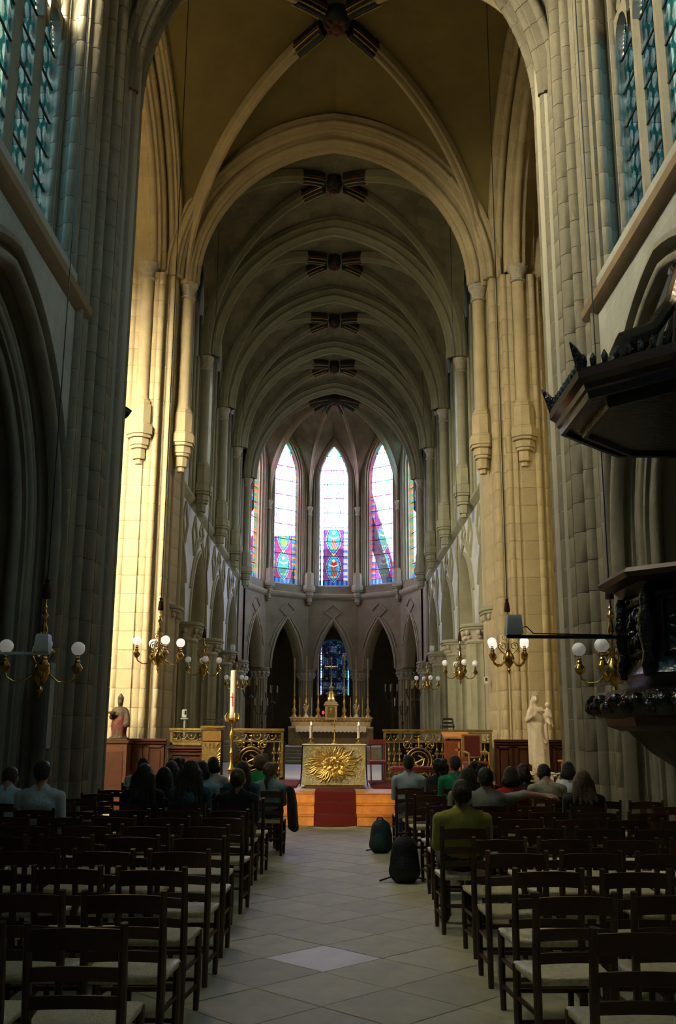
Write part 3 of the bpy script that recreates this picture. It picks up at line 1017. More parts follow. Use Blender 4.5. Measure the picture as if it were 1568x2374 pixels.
ORD = ('first', 'second', 'third', 'fourth', 'fifth', 'sixth', 'seventh', 'eighth', 'ninth', 'tenth', 'eleventh', 'twelfth', 'thirteenth', 'fourteenth', 'fifteenth', 'sixteenth')
arc_prof = [(-.16, 0.0), (-.15, -.05), (-.08, -.06), (-.05, -.01), (.0, .03), (.02, .1), (.05, .16), (.05, .3), (.07, .4), (.07, .62), (-.16, .7)]
for s, side in ((-1, 'left'), (1, 'right')):
    lbl = 'statue' if s < 0 else 'pulpit'
    wall = setting('wall_choir_' + side, 'pale choir wall of arches and clerestory, %s side' % lbl)
    for bi, (a, b) in enumerate(zip(CB, CB[1:])):
        ym = (a + b) / 2
        M = frame((s * 4.3 + CX, ym, 0), (0, 1, 0), (s, 0, 0))
        hb = (b - a) / 2
        lo = MB()
        arch_wall(lo, M, -hb, hb, 1.86, 4.75, 4.75, 4.75, 2.62, 8.45, 0, .75, 14)
        lo.build('spandrel_wall', WALL_C, wall)
        am = MB()
        arch_sweep(am, M, 1.80, 2.5, 4.75, arc_prof, 0, 14)
        am.build('arch_moulding', STONE_C, wall)
        # raised lozenge ornament and hood bands in the spandrels
        for q in (-1, 1):
            hm = MB()
            A = half_arch(1.8, 2.5, -.42, 10)
            hm.tube([M(q * y, -.02, 4.75 + z) for y, z in A if z > 1.1], .05, 6)
            hm.tube([M(q * .12, -.02, 7.85), M(q * .75, -.02, 7.45), M(q * 1.15, -.02, 6.95)], .045, 6)
            hm.tube([M(q * .05, -.02, 8.25), M(q * .45, -.02, 7.95), M(q * .05, -.02, 7.68)], .045, 6)
            hm.tube([M(q * 1.5, -.02, 8.2), M(q * 1.95, -.02, 7.6), M(q * 1.5, -.02, 7.0), M(q * 1.05, -.02, 7.6)], .05, 6, True)
            hm.build('spandrel_ornament', STONE_C, wall)
        st = MB()
        prof = [(.02, 8.3), (-.1, 8.38), (-.17, 8.46), (-.17, 8.54), (.02, 8.62)]
        st.loft([[M(h, d, z) for d, z in prof] for h in (-hb, hb)], True, True)
        st.build('string_course', STONE_C, wall)
        up = MB()
        arch_wall(up, M, -hb, hb, 1.5, 8.45, 9.3, 13.6, 2.6, 19.0, 0, .7, 10)
        up.build('clerestory_wall', WALL_C, wall)
        wr = MB()
        rp = [(-.2, .0)] + rolled((-.2, -.02), (.05, .2), [(.3, .05), (.7, .05)]) + [(.08, .4), (-.2, .4)]
        arch_sweep(wr, M, 1.5, 2.6, 13.6, rp, 4.3, 10)
        wr.build('window_reveal', STONE_C, wall)
        WIN += 1
        r_ = lancet_window(WIN, 'pale choir clerestory window in the %s bay, %s side' % (ORD[bi], lbl), M, [-1.0, 0, 1.0], .88, 9.3, 14.2, clear_pale, .1, 1.6, .5, .1, .25, .7, None, STONE_C, True)
        tp = MB()
        arc = half_arch(1.5, 2.6, 0, 8)
        pts = [(-y, z) for y, z in arc] + [(y, z) for y, z in arc[::-1][1:]]
        for (ha, za), (hb_, zb) in zip(pts, pts[1:]):
            tp.quad(M(ha, .52, 14.15), M(hb_, .52, 14.15), M(hb_, .52, max(14.15, 13.6 + zb)), M(ha, .52, max(14.15, 13.6 + za)))
        tp.build('tracery', STONE_C, r_)
        portal(M(0, .6, 11.75), (-s, 0, 0), 2.9, 4.8)
    for pi_, y in enumerate(CB[1:]):
        choir_pier('pillar', 'fluted choir pillar with leafy capital, %s from the crossing on the %s side' % (ORD[pi_], lbl), s * 4.55 + CX, y, .60, .58, .95 if y > 36 else .55)
        sr = setting('pillar', 'corbelled wall shaft above the %s choir pillar on the %s side' % (ORD[pi_], lbl))
        shaft_set(sr, s * 3.98 + CX, y, .145, STONE_C)
        for q in (-1, 1):
            tsh = MB()
            tsh.lathe([(.07, 8.5), (.07, SPR - .1)], (s * 4.2 + CX, y + q * .3, 0), 10)
            tsh.lathe([(.06, 8.5), (.06, SPR + 1.6)], (s * 4.27 + CX, y + q * .48, 0), 8)
            tsh.build('thin_shaft', STONE_C, sr)
    choir_pier('pillar', 'fluted half pillar joined to the crossing pillar, %s side' % lbl, s * 4.55 + CX, 24.55, .58, .55, .55)
    # ambulatory
    am = MB()
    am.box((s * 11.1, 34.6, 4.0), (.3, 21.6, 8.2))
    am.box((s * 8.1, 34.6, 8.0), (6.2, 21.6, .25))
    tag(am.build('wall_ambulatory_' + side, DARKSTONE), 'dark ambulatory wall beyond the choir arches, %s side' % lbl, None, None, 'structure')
    # respond shafts on the ambulatory wall, seen brown through the arches
    for y in CB + [31.0, 26.0, 36.0]:
        q = MB()
        q.prism(fluted(s * 10.8, y, .35, .45, 10), 0, 7.9)
        q.build('respond', DARKSTONE, wall)

# ------------------------------------------------------------------ apse
YC = 45.3
STONE_KEEP, STONE_C = STONE_C, STONE_A
AP = 3.9
FA = [-72, -36, 0, 36, 72]
apse = setting('wall_apse', 'five-sided apse wall with low arches and tall stained windows')
HW = AP * math.tan(math.radians(18))

def apse_glass(seed, ground, border, side):
    rnd = random.Random(seed)
    W, Hh = 1.34, 7.65
    med = []
    z = 0.95 if side else 0.95
    step = 1.48
    while z < Hh - .3:
        med.append(z)
        z += step
    figs = [[(rnd.choice([(.05, .16, .03), (.22, .012, .012), (.20, .12, .015), (.03, .12, .10), (.12, .03, .10)])) for _ in range(4)] for _ in med]
    def fn(x, z):
        n = len(x)
        c = np.zeros((n, 3))
        # diapered ground
        di = ((np.floor((x + z) / .075) + np.floor((x - z) / .075)) % 2)
        c[:] = np.where(di[:, None] > 0, np.array(ground) * 1.15, np.array(ground) * .45)
        le = (np.abs(((x + z) / .075) % 1 - .5) > .42)
        c[le] *= .35
        # border of beads
        bx = np.abs(x) > W / 2 - .17
        bc = np.where((np.floor(z / .11) % 3 == 0)[:, None], np.array(border[0]), np.where((np.floor(z / .11) % 3 == 1)[:, None], np.array(border[1]), np.array(border[2])))
        c[bx] = bc[bx]
        bz = z < .28
        b2 = np.where((np.floor((x + 5) / .12) % 2 == 0)[:, None], np.array((.03, .10, .30)), np.array((.012, .03, .16)))
        c[bz] = b2[bz]
        lead = (np.abs(np.abs(x) - (W / 2 - .17)) < .014) | (np.abs(z - .28) < .014)
        c[lead] = .002
        # vesica medallions with small figures
        for mi, mz in enumerate(med):
            hh, R = .70, .92
            dz = z - mz
            # intersection of two discs
            d = np.maximum(np.hypot(x - (R - .33), dz), np.hypot(x + (R - .33), dz)) - R
            ins = d < 0
            rim = (d >= 0) & (d < .035)
            c[ins] = np.array((.012, .13, .34))
            ring = ins & (d > -.10)
            pe = (np.floor(dz / .09) % 2 == 0)
            c[ring & pe] = np.array((.03, .22, .42))
            f = figs[mi]
            head = np.hypot(x * 1.1, dz - .36) < .085
            halo = (np.hypot(x * 1.1, dz - .37) < .13)
            sway = .03 * np.sin(dz * 6 + mi)
            torso = (np.abs(x - sway) < .15 - .1 * np.clip(dz - .1, 0, .3)) & (dz < .29) & (dz > 0.0)
            skirt = (np.abs(x + sway) < .12 + .12 * np.clip(-dz, 0, .5)) & (dz <= 0.0) & (dz > -.45)
            feet = (np.abs(np.abs(x) - .06) < .035) & (dz <= -.45) & (dz > -.53)
            arm = (np.abs(dz - .12 - .4 * (np.abs(x) - .15)) < .04) & (np.abs(x) < .25)
            c[halo & ins] = np.array(f[2]) * 1.2
            c[torso & ins] = f[0]
            c[skirt & ins] = f[1]
            fold = skirt & ins & ((np.floor((x + dz * .4) / .06) % 2) == 0)
            c[fold] = f[3]
            c[arm & ins] = np.array((.30, .26, .18))
            c[feet & ins] = np.array((.32, .22, .03))
            c[head & ins] = np.array((.34, .27, .20))
            c[rim] = .002
            edge = (d >= .035) & (d < .055)
            c[edge] = np.array((.34, .32, .22))
            kn = np.hypot(x, z - (mz + step / 2)) < .13
            c[kn] = np.array((.26, .22, .10))
            kr = np.abs(np.hypot(x, z - (mz + step / 2)) - .13) < .015
            c[kr] = .002
        return c * CLEAR['apse']
    return fn

BORD = {0: [(.20, .26, .44), (.05, .09, .34), (.24, .28, .42)], -36: [(.22, .12, .04), (.04, .06, .25), (.02, .12, .2)], 36: [(.30, .035, .03), (.03, .04, .26), (.10, .10, .25)],
        -72: [(.03, .14, .3), (.25, .08, .05), (.03, .12, .06)], 72: [(.03, .14, .3), (.25, .08, .05), (.03, .12, .06)]}
GRND = {0: (.12, .040, .20), -36: (.20, .022, .12), 36: (.12, .026, .16), -72: (.16, .012, .09), 72: (.03, .06, .16)}
NAMES = {0: 'central purple and blue', -36: 'magenta ground, beside the central one, statue side', 36: 'violet ground, beside the central one, pulpit side', -72: 'outermost, statue side', 72: 'outermost, pulpit side'}
for ang in FA:
    ph = math.radians(ang)
    dirv = (math.sin(ph), math.cos(ph), 0)
    M = frame((CX + AP * dirv[0], YC + AP * dirv[1], 0), (math.cos(ph), -math.sin(ph), 0), dirv)
    lo = MB()
    arch_wall(lo, M, -HW * 1.05, HW * 1.05, .88, 4.75, 4.75, 4.75, 2.45, 8.3, 0, .6, 12)
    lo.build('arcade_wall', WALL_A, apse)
    am = MB()
    arch_sweep(am, M, .84, 2.38, 4.75, [(u, w * .85) for u, w in arc_prof], 0, 14)
    am.build('arch_moulding', STONE_C, apse)
    for q in (-1, 1):
        orn = MB()
        orn.tube([M(q * .05, -.02, 8.0), M(q * .45, -.02, 7.65), M(q * .05, -.02, 7.35)], .04, 6)
        orn.tube([M(q * .2, -.02, 7.25), M(q * .7, -.02, 6.6), M(q * 1.0, -.02, 5.8)], .04, 6)
        orn.build('spandrel_ornament', STONE_C, apse)
    st = MB()
    st.loft([[M(h, d, z) for d, z in ((.02, 8.25), (-.12, 8.34), (-.16, 8.45), (-.16, 8.52), (.02, 8.6))] for h in (-HW * 1.03, HW * 1.03)], True, True)
    st.build('string_course', STONE_C, apse)
    up = MB()
    arch_wall(up, M, -HW * 1.05, HW * 1.05, .86, 8.3, 8.95, 14.6, 2.15, 19.0, 0, .6, 12)
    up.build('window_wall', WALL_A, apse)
    sl = MB()
    sl.loft([[M(h, d, z) for d, z in ((0, 8.6), (.42, 9.08), (.42, 8.6))] for h in (-.86, .86)], True, True)
    sl.build('sloping_sill', STONE_C, apse)
    wr = MB()
    rp = [(-.26, .02)] + rolled((-.24, -.02), (-.02, .02), [(.3, .05), (.75, .05)]) + rolled((0, .04), (.10, .36), [(.35, .05), (.75, .05)]) + [(.15, .5), (-.26, .5)]
    arch_sweep(wr, M, .86, 2.15, 14.6, rp, 5.6, 14)
    wr.build('window_reveal', STONE_C, apse)
    WIN += 1
    wroot = setting('window_%d' % WIN, 'tall stained glass apse window, %s' % NAMES[ang])
    W, zb, ztop = 1.46, 9.05, 16.75
    fn = apse_glass(ang + 100, GRND[ang], BORD[ang], ang != 0)
    hN = 10
    Hh = ztop - zb
    for k in range(hN):
        za, zz = Hh * k / hN, Hh * (k + 1) / hN
        def f2(x, z, za=za):
            return fn(x, z + za)
        def mk(x, z, za=za):
            t = z + za - (14.6 - zb)
            half = np.where(t <= 0, 10.0, np.sqrt(np.clip(((.86 ** 2 + 2.15 ** 2) / 1.72) ** 2 - np.clip(t, 0, 9) ** 2, 0, 99)) - ((.86 ** 2 + 2.15 ** 2) / 1.72 - .86))
            return np.abs(x) < half
        cell = .024 if abs(ang) < 50 else .045
        o = link('pane', colour_grid('pane', W, zz - za, cell, f2, mk), wroot)
        o.location = M(0, .46, zb + za)
        o.rotation_euler = (0, 0, -ph)
        if k:
            b = MB()
            b.tube([M(-.72, .43, zb + za), M(.72, .43, zb + za)], .018, 6)
            b.build('saddle_bar', LEAD, wroot)
    portal(M(0, .52, 12.7), (-dirv[0], -dirv[1], 0), 1.5, 7.6)

VX = []
for k in range(6):
    a = math.radians(-90 + 36 * k)
    r = AP / math.cos(math.radians(18))
    VX.append((CX + r * math.sin(a), YC + r * math.cos(a)))
ceila = setting('ceiling_apse', 'ribbed half-dome vault of the apse meeting at a dark painted boss')
C = (CX, YC, 17.75)
web = MB()
for k in range(5):
    (xa, ya), (xb, yb) = VX[k], VX[k + 1]
    mid = ((xa + xb) / 2, (ya + yb) / 2, 17.05)
    for x, y in ((xa, ya), (xb, yb)):
        patch(web, [p + Vector((0, 0, .1)) for p in ell_rib((x, y, SPR), C)], arch_curve((x, y, SPR), mid))
# link between last choir arch and the apse
for sx in (-1, 1):
    A = arch_curve((CX + sx * 4.05, 43.4, SPR), (CX, 43.4, 17.72))
    B = ell_rib((CX + sx * 4.1, YC, SPR), C)
    patch(web, A, [p + Vector((0, 0, .1)) for p in B], 6, 0)
web.build('vault_web', VAULT_C, ceila)
ends = []
for x, y in VX:
    d = ell_rib((x, y, SPR), C, 30)
    rb = MB()
    rib_mesh(rb, d[:25], .16, .22)
    rb.build('rib', STONE_C, ceila)
    ends.append(d[24:-1])
boss_knot(ceila, C, .3, ends, 1.0, .16, False)
for sx in (-1, 1):
    sw = MB()
    sw.box((CX + sx * 4.56, (43.5 + YC) / 2, 12.1), (.7, 2.2, 14.6))
    sw.build('side_wall', WALL_A, apse)
    choir_pier('pillar', 'fluted pillar at the mouth of the apse, %s side' % ('statue' if sx < 0 else 'pulpit'), CX + sx * 4.45, YC + .1, .42, .42, 1.2)
for k in (1, 2, 3, 4):
    x, y = VX[k]
    dx, dy = x - CX, y - YC
    L = math.hypot(dx, dy)
    choir_pier('pillar', 'fluted apse pillar, %s from the statue side' % ORD[k - 1], x + dx / L * .3, y + dy / L * .3, .36, .36, 1.2)
    sr = setting('pillar', 'corbelled shaft between apse windows, %s from the statue side' % ORD[k - 1])
    shaft_set(sr, x - dx / L * .10, y - dy / L * .10, .10, STONE_C, 8.0, SPR)
    for q in (-1, 1):
        ts = MB()
        tx, ty = -dy / L, dx / L
        ts.lathe([(.055, 8.5), (.055, 15.0)], (x + q * tx * .3 - dx / L * .05, y + q * ty * .3 - dy / L * .05, 0), 8)
        ts.build('thin_shaft', STONE_C, sr)
# outer ring of the ambulatory with the chapel windows
APO = 10.7
HO = APO * math.tan(math.radians(18))
ring = setting('wall_chapels', 'dark chapel walls behind the apse arches')
def blue_window(x, z):
    n = len(x)
    c = np.zeros((n, 3))
    c[:] = (.0012, .003, .016)
    gx, gz = np.floor((x + 5) / .055), np.floor(z / .055)
    h = (np.sin(gx * 12.9898 + gz * 78.233) * 43758.5453) % 1
    h2 = (np.sin(gx * 39.3 + gz * 11.1) * 24634.63) % 1
    pal = np.array([(.004, .012, .06), (.012, .045, .085), (.03, .006, .012), (.008, .04, .02), (.06, .075, .08), (.006, .02, .09)])
    speck = h > .62
    c[speck] = pal[(h2[speck] * 5.99).astype(int)] * .6
    for mx_, mz_ in ((-.38, .55), (.38, .55), (-.38, 1.9), (.38, 1.9), (0, 2.6), (-.72, 1.2), (.72, 1.2), (0, 1.2), (-.7, .3), (.7, .3), (-.7, 2.2), (.7, 2.2)):
        sq = (np.abs(x - mx_) < .19) & (np.abs(z - mz_) < .2)
        c[sq] = pal[(h2[sq] * 5.99).astype(int)] * 1.15
    for mx_ in (-.36, .36):
        for mz_ in (.12, .95, 1.5, 2.4):
            dd = np.hypot(x - mx_, z - mz_) < .05
            c[dd] = (.10, .08, .02)
    b = (np.abs(x) > .84) & (np.abs(x) < .90)
    c[b] = (.005, .03, .05)
    b = np.abs(np.hypot(x, np.maximum(z - 2.25, 0)) - .87) < .03
    c[b & (z > 2.25)] = (.005, .03, .05)
    le = (np.abs(((x + 5) / .055) % 1 - .5) > .42) | (np.abs((z / .055) % 1 - .5) > .42)
    c[le] *= .25
    return c
for ang in FA:
    ph = math.radians(ang)
    dirv = (math.sin(ph), math.cos(ph), 0)
    M = frame((CX + APO * dirv[0], YC + APO * dirv[1], 0), (math.cos(ph), -math.sin(ph), 0), dirv)
    w = MB()
    if abs(ang) < 40:
        arch_wall(w, M, -HO * 1.05, HO * 1.05, .92, 0, 3.75, 6.0, .95, 8.2, 0, .4, 12)
        WIN += 1
        wroot = setting('window_%d' % WIN, 'deep blue round-headed chapel window %s' % ('behind the high altar' if ang == 0 else 'beyond the %s side apse arch' % ('statue' if ang < 0 else 'pulpit')))
        def mk(x, z):
            t = z - 2.25
            return (t <= 0) | (np.hypot(x, np.maximum(t, 0) * .97) < .92)
        me = colour_grid('pane', 1.84, 3.2, .022 if ang == 0 else .05, blue_window, mk)
        o = link('pane', me, wroot)
        o.location = M(0, .2, 3.75)
        o.rotation_euler = (0, 0, -ph)
        for zz in (.8, 1.55, 2.3):
            b = MB()
            b.tube([M(-.9, .17, 3.75 + zz), M(.9, .17, 3.75 + zz)], .02, 6)
            b.build('saddle_bar', LEAD, wroot)
    else:
        w.quad(M(-HO * 1.05, 0, 0), M(HO * 1.05, 0, 0), M(HO * 1.05, 0, 8.2), M(-HO * 1.05, 0, 8.2))
    w.build('chapel_wall', DARKSTONE, ring)
    r = MB()
    r.quad(M(-HO * 1.05, .3, 8.1), M(HO * 1.05, .3, 8.1), (CX + 4.2 * math.sin(ph + .36), YC + 4.2 * math.cos(ph + .36), 8.1), (CX + 4.2 * math.sin(ph - .36), YC + 4.2 * math.cos(ph - .36), 8.1))
    r.build('chapel_roof', DARKSTONE, ring)

STONE_C = STONE_KEEP
# floors of choir and sanctuary
cf = MB()
cf.box((CX, 39.6, .2), (22.2, 34, .7))
tag(cf.build('floor_choir', PLASTER_D), 'raised stone floor of the choir behind the gilt railing', None, None, 'structure')
hs = setting('stair_1', 'grey steps leading up to the high altar')
for k in range(5):
    m = MB()
    m.bevbox((CX, 36.2 + k * .32 + 2.7, .55 + k * .12 + .06), (4.6 - k * .1, 5.4, .12), .01)
    m.build('step', PLASTER_D, hs)

# ------------------------------------------------------------------ outside: buttresses, houses and ground seen through the glass
OUT_S = mat('outside_grey_stone', (0.06, 0.058, 0.055), 0.9, vary=0.2, scale=1)
gr = MB()
gr.box((0, 30, -.9), (420, 420, .4))
tag(gr.build('ground', OUT_S), 'street ground around the church', None, None, 'structure')
for k, (zt, rr) in ((1, (14.4, 7.6)), (2, (12.2, 7.6)), (3, (14.9, 7.6)), (4, (14.4, 7.6))):
    x, y = VX[k]
    dx, dy = (x - CX), (y - YC)
    L = math.hypot(dx, dy)
    dx, dy = dx / L, dy / L
    t = setting('pillar_buttress', 'sloping stone buttress outside the apse, %s from the statue side' % ORD[k - 1])
    nx, ny = -dy, dx
    b = MB()
    P = [(.75, zt), (rr, zt - 4.9), (rr, zt - 6.1), (3.2, zt - 3.0), (.75, zt - 1.2)]
    b.loft([[(x + dx * r + nx * q * .3, y + dy * r + ny * q * .3, z) for r, z in P] for q in (-1, 1)], True, True)
    b.build('flyer', OUT_S, t)
    p_ = MB()
    p_.box((x + dx * (rr + .6), y + dy * (rr + .6), (zt - 5.2) / 2 - .4), (1.2, 1.2, zt - 5.2 + .6), -math.atan2(dx, dy))
    p_.build('buttress_pier', OUT_S, t)

HOUSE = mat('house_plaster', (0.045, 0.043, 0.042), 0.9, vary=0.1, scale=.5)
ZINC = mat('zinc_roof', (0.035, 0.04, 0.045), 0.6)
HGL = mat('house_window_glass', (0.02, 0.025, 0.03), 0.2)
def house(label, x0, x1, y, h, roof):
    t = thing('town_house', label, 'building', ((x0 + x1) / 2, y, -.7))
    w = (x1 - x0)
    m = MB()
    m.box((0, 4, h / 2), (w, 8, h))
    m.build('facade', HOUSE, t)
    r = MB()
    r.loft([[(-w / 2, 0, h), (-w / 2, 2.0, h + roof), (-w / 2, 6, h + roof), (-w / 2, 8, h)], [(w / 2, 0, h), (w / 2, 2.0, h + roof), (w / 2, 6, h + roof), (w / 2, 8, h)]], True, True)
    r.build('zinc_roof', ZINC, t)
    n = max(1, int(w / 2.2))
    for k in range(n):
        for z in range(1, int(h / 3.1)):
            f = MB()
            f.box((-w / 2 + (k + .5) * w / n, -.03, z * 3.1 + .9), (1.0, .08, 1.7))
            f.build('window', HGL, t)
house('long dim town house with zinc roof beyond the apse', -19, -1.2, 74, 14.8, 2.9)
house('narrow taller house beyond the apse, behind the central window', -1.0, 1.0, 75, 16.5, 1.9)
house('dim town house with lower roof beyond the apse, pulpit side', 1.2, 16, 76, 13.6, 2.4)

# ------------------------------------------------------------------ chairs
def make_chair():
    t = bpy.data.objects.new('church_chair', None)
    COL.objects.link(t)
    for s in (-1, 1):
        m = MB()   # rear post: leg and upright of the back in one piece
        pts = [(s * .185, .015, 0), (s * .188, .005, .25), (s * .19, .0, .45), (s * .192, -.02, .62), (s * .195, -.065, .87)]
        m.tube(pts, [.019, .021, .022, .021, .017], 8)
        m.build('rear_post', WOOD_CH, t)
        f = MB()
        f.tube([(s * .205, .375, 0), (s * .21, .37, .2), (s * .21, .365, .455)], [.018, .021, .021], 8)
        f.build('front_leg', WOOD_CH, t)
        for z in (.14, .29):
            r = MB()
            r.tube([(s * .187, .01, z), (s * .2, .19, z + .005), (s * .208, .372, z)], [.011, .014, .011], 6)
            r.build('rung', WOOD_CH, t)
    for z, y in ((.17, .372), (.32, .372), (.22, .008)):
        r = MB()
        r.tube([(-.2, y, z), (0, y, z), (.2, y, z)], [.011, .014, .011], 6)
        r.build('rung', WOOD_CH, t)
    for z, h, yb in ((.555, .05, -.012), (.665, .055, -.03), (.80, .085, -.055)):
        b = MB()
        rings = []
        n = 8
        for k in range(n + 1):
            u = k / n * 2 - 1
            x = u * .192
            y = yb - .028 * (1 - u * u)
            hh = h / 2 * (1 - .0 * u * u)
            zc = z + .012 * (1 - u * u)
            rings.append([(x, y - .008, zc - hh), (x, y + .008, zc - hh), (x, y + .006, zc + hh), (x, y - .01, zc + hh)])
        b.loft(rings, True, True)
        b.build('back_slat', WOOD_CH, t, 30)
    sm = MB()   # woven seat: four triangles dipping to the middle, rounded rim
    A = [(-.20, -.005), (.20, -.005), (.225, .39), (-.225, .39)]
    def ring(k, z):
        c = (0, .195)
        return [(c[0] + (x - c[0]) * k, c[1] + (y - c[1]) * k, z) for x, y in A]
    sm.loft([ring(.9, .425), ring(.98, .432), ring(1.0, .448), ring(.97, .463), ring(.88, .468), ring(.5, .456), ring(.03, .447)], True, True)
    sm.build('rush_seat', RUSH, t, 60)
    return t

chair0 = make_chair()
SIDE = {-1: 'statue side', 1: 'pulpit side'}
PEOPLE = [  # key, side, row, x, head top z
    ('L0', 8, -3.69, 1.273), ('L1', 7, -3.05, 1.356), ('L2', 12, -2.86, 1.304), ('L3', 8, -2.15, 1.295), ('L4', 9, -2.07, 1.218),
    ('L5', 11, -2.27, 1.25), ('L5b', 12, -2.33, 1.294), ('L6', 8, -1.62, 1.345), ('L7', 10, -1.73, 1.277), ('L8', 12, -1.80, 1.29),
    ('L9', 8, -1.09, 1.238), ('L9b', 10, -1.20, 1.279), ('L10', 13, -1.15, 1.319), ('L11', 11, -.905, 1.234),
    ('R0', 5, 1.107, 1.245), ('R1', 12, 1.098, 1.342), ('R2', 13, 1.67, 1.248), ('R3', 12, 1.79, 1.333), ('R4', 9, 1.62, 1.231), ('R4b', 11, 1.97, 1.271),
    ('R5', 8, 1.71, 1.267), ('R6', 9, 2.15, 1.249), ('R6b', 11, 2.63, 1.234), ('R7', 10, 2.77, 1.289), ('R8', 11, 3.256, 1.266), ('R9', 8, 2.81, 1.244)]
ROW0, ROWD, NROW = 4.28, .87, 14
SEAT = {}
first = True
rc = random.Random(5)
CHX = {}
for k in range(NROW):
    yb = ROW0 + ROWD * k
    for s in (-1, 1):
        aisle = -1.06 if s < 0 else 1.21
        aisle += rc.uniform(-.04, .04)
        occ = sorted([p[2] for p in PEOPLE if p[1] == k and (p[2] < 0) == (s < 0)], key=abs)
        xs = list(occ)
        x = aisle
        while abs(x) < 3.8 and abs(x) < .345 * yb + .55:
            if not (yb > 12.6 and abs(x) > 3.3) and not (s > 0 and 7.2 < yb < 9.4 and x > 2.9):
                xs.append(x)
            x += s * .50
        keep = []
        for x in occ + [q for q in xs if q not in occ]:
            if all(abs(x - q) > .475 for q in keep):
                keep.append(x)
        keep.sort(key=abs)
        for i, x in enumerate(keep):
            y = yb + (0 if x in occ else rc.uniform(-.03, .03))
            rz = 0 if x in occ else rc.uniform(-.05, .05)
            c = chair0 if first else copy_tree(chair0)
            first = False
            c.location = (x, y, 0.022 if abs(x - .08) < 1.75 else 0.022)
            c.rotation_euler = (0, 0, rz)
            tag(c, 'brown ladder-back rush-seat chair, %s, %s row from the rear, %s from the aisle' % (SIDE[s], ORD[k], ORD[i]), 'chair', 'rush-seat chairs set in rows')

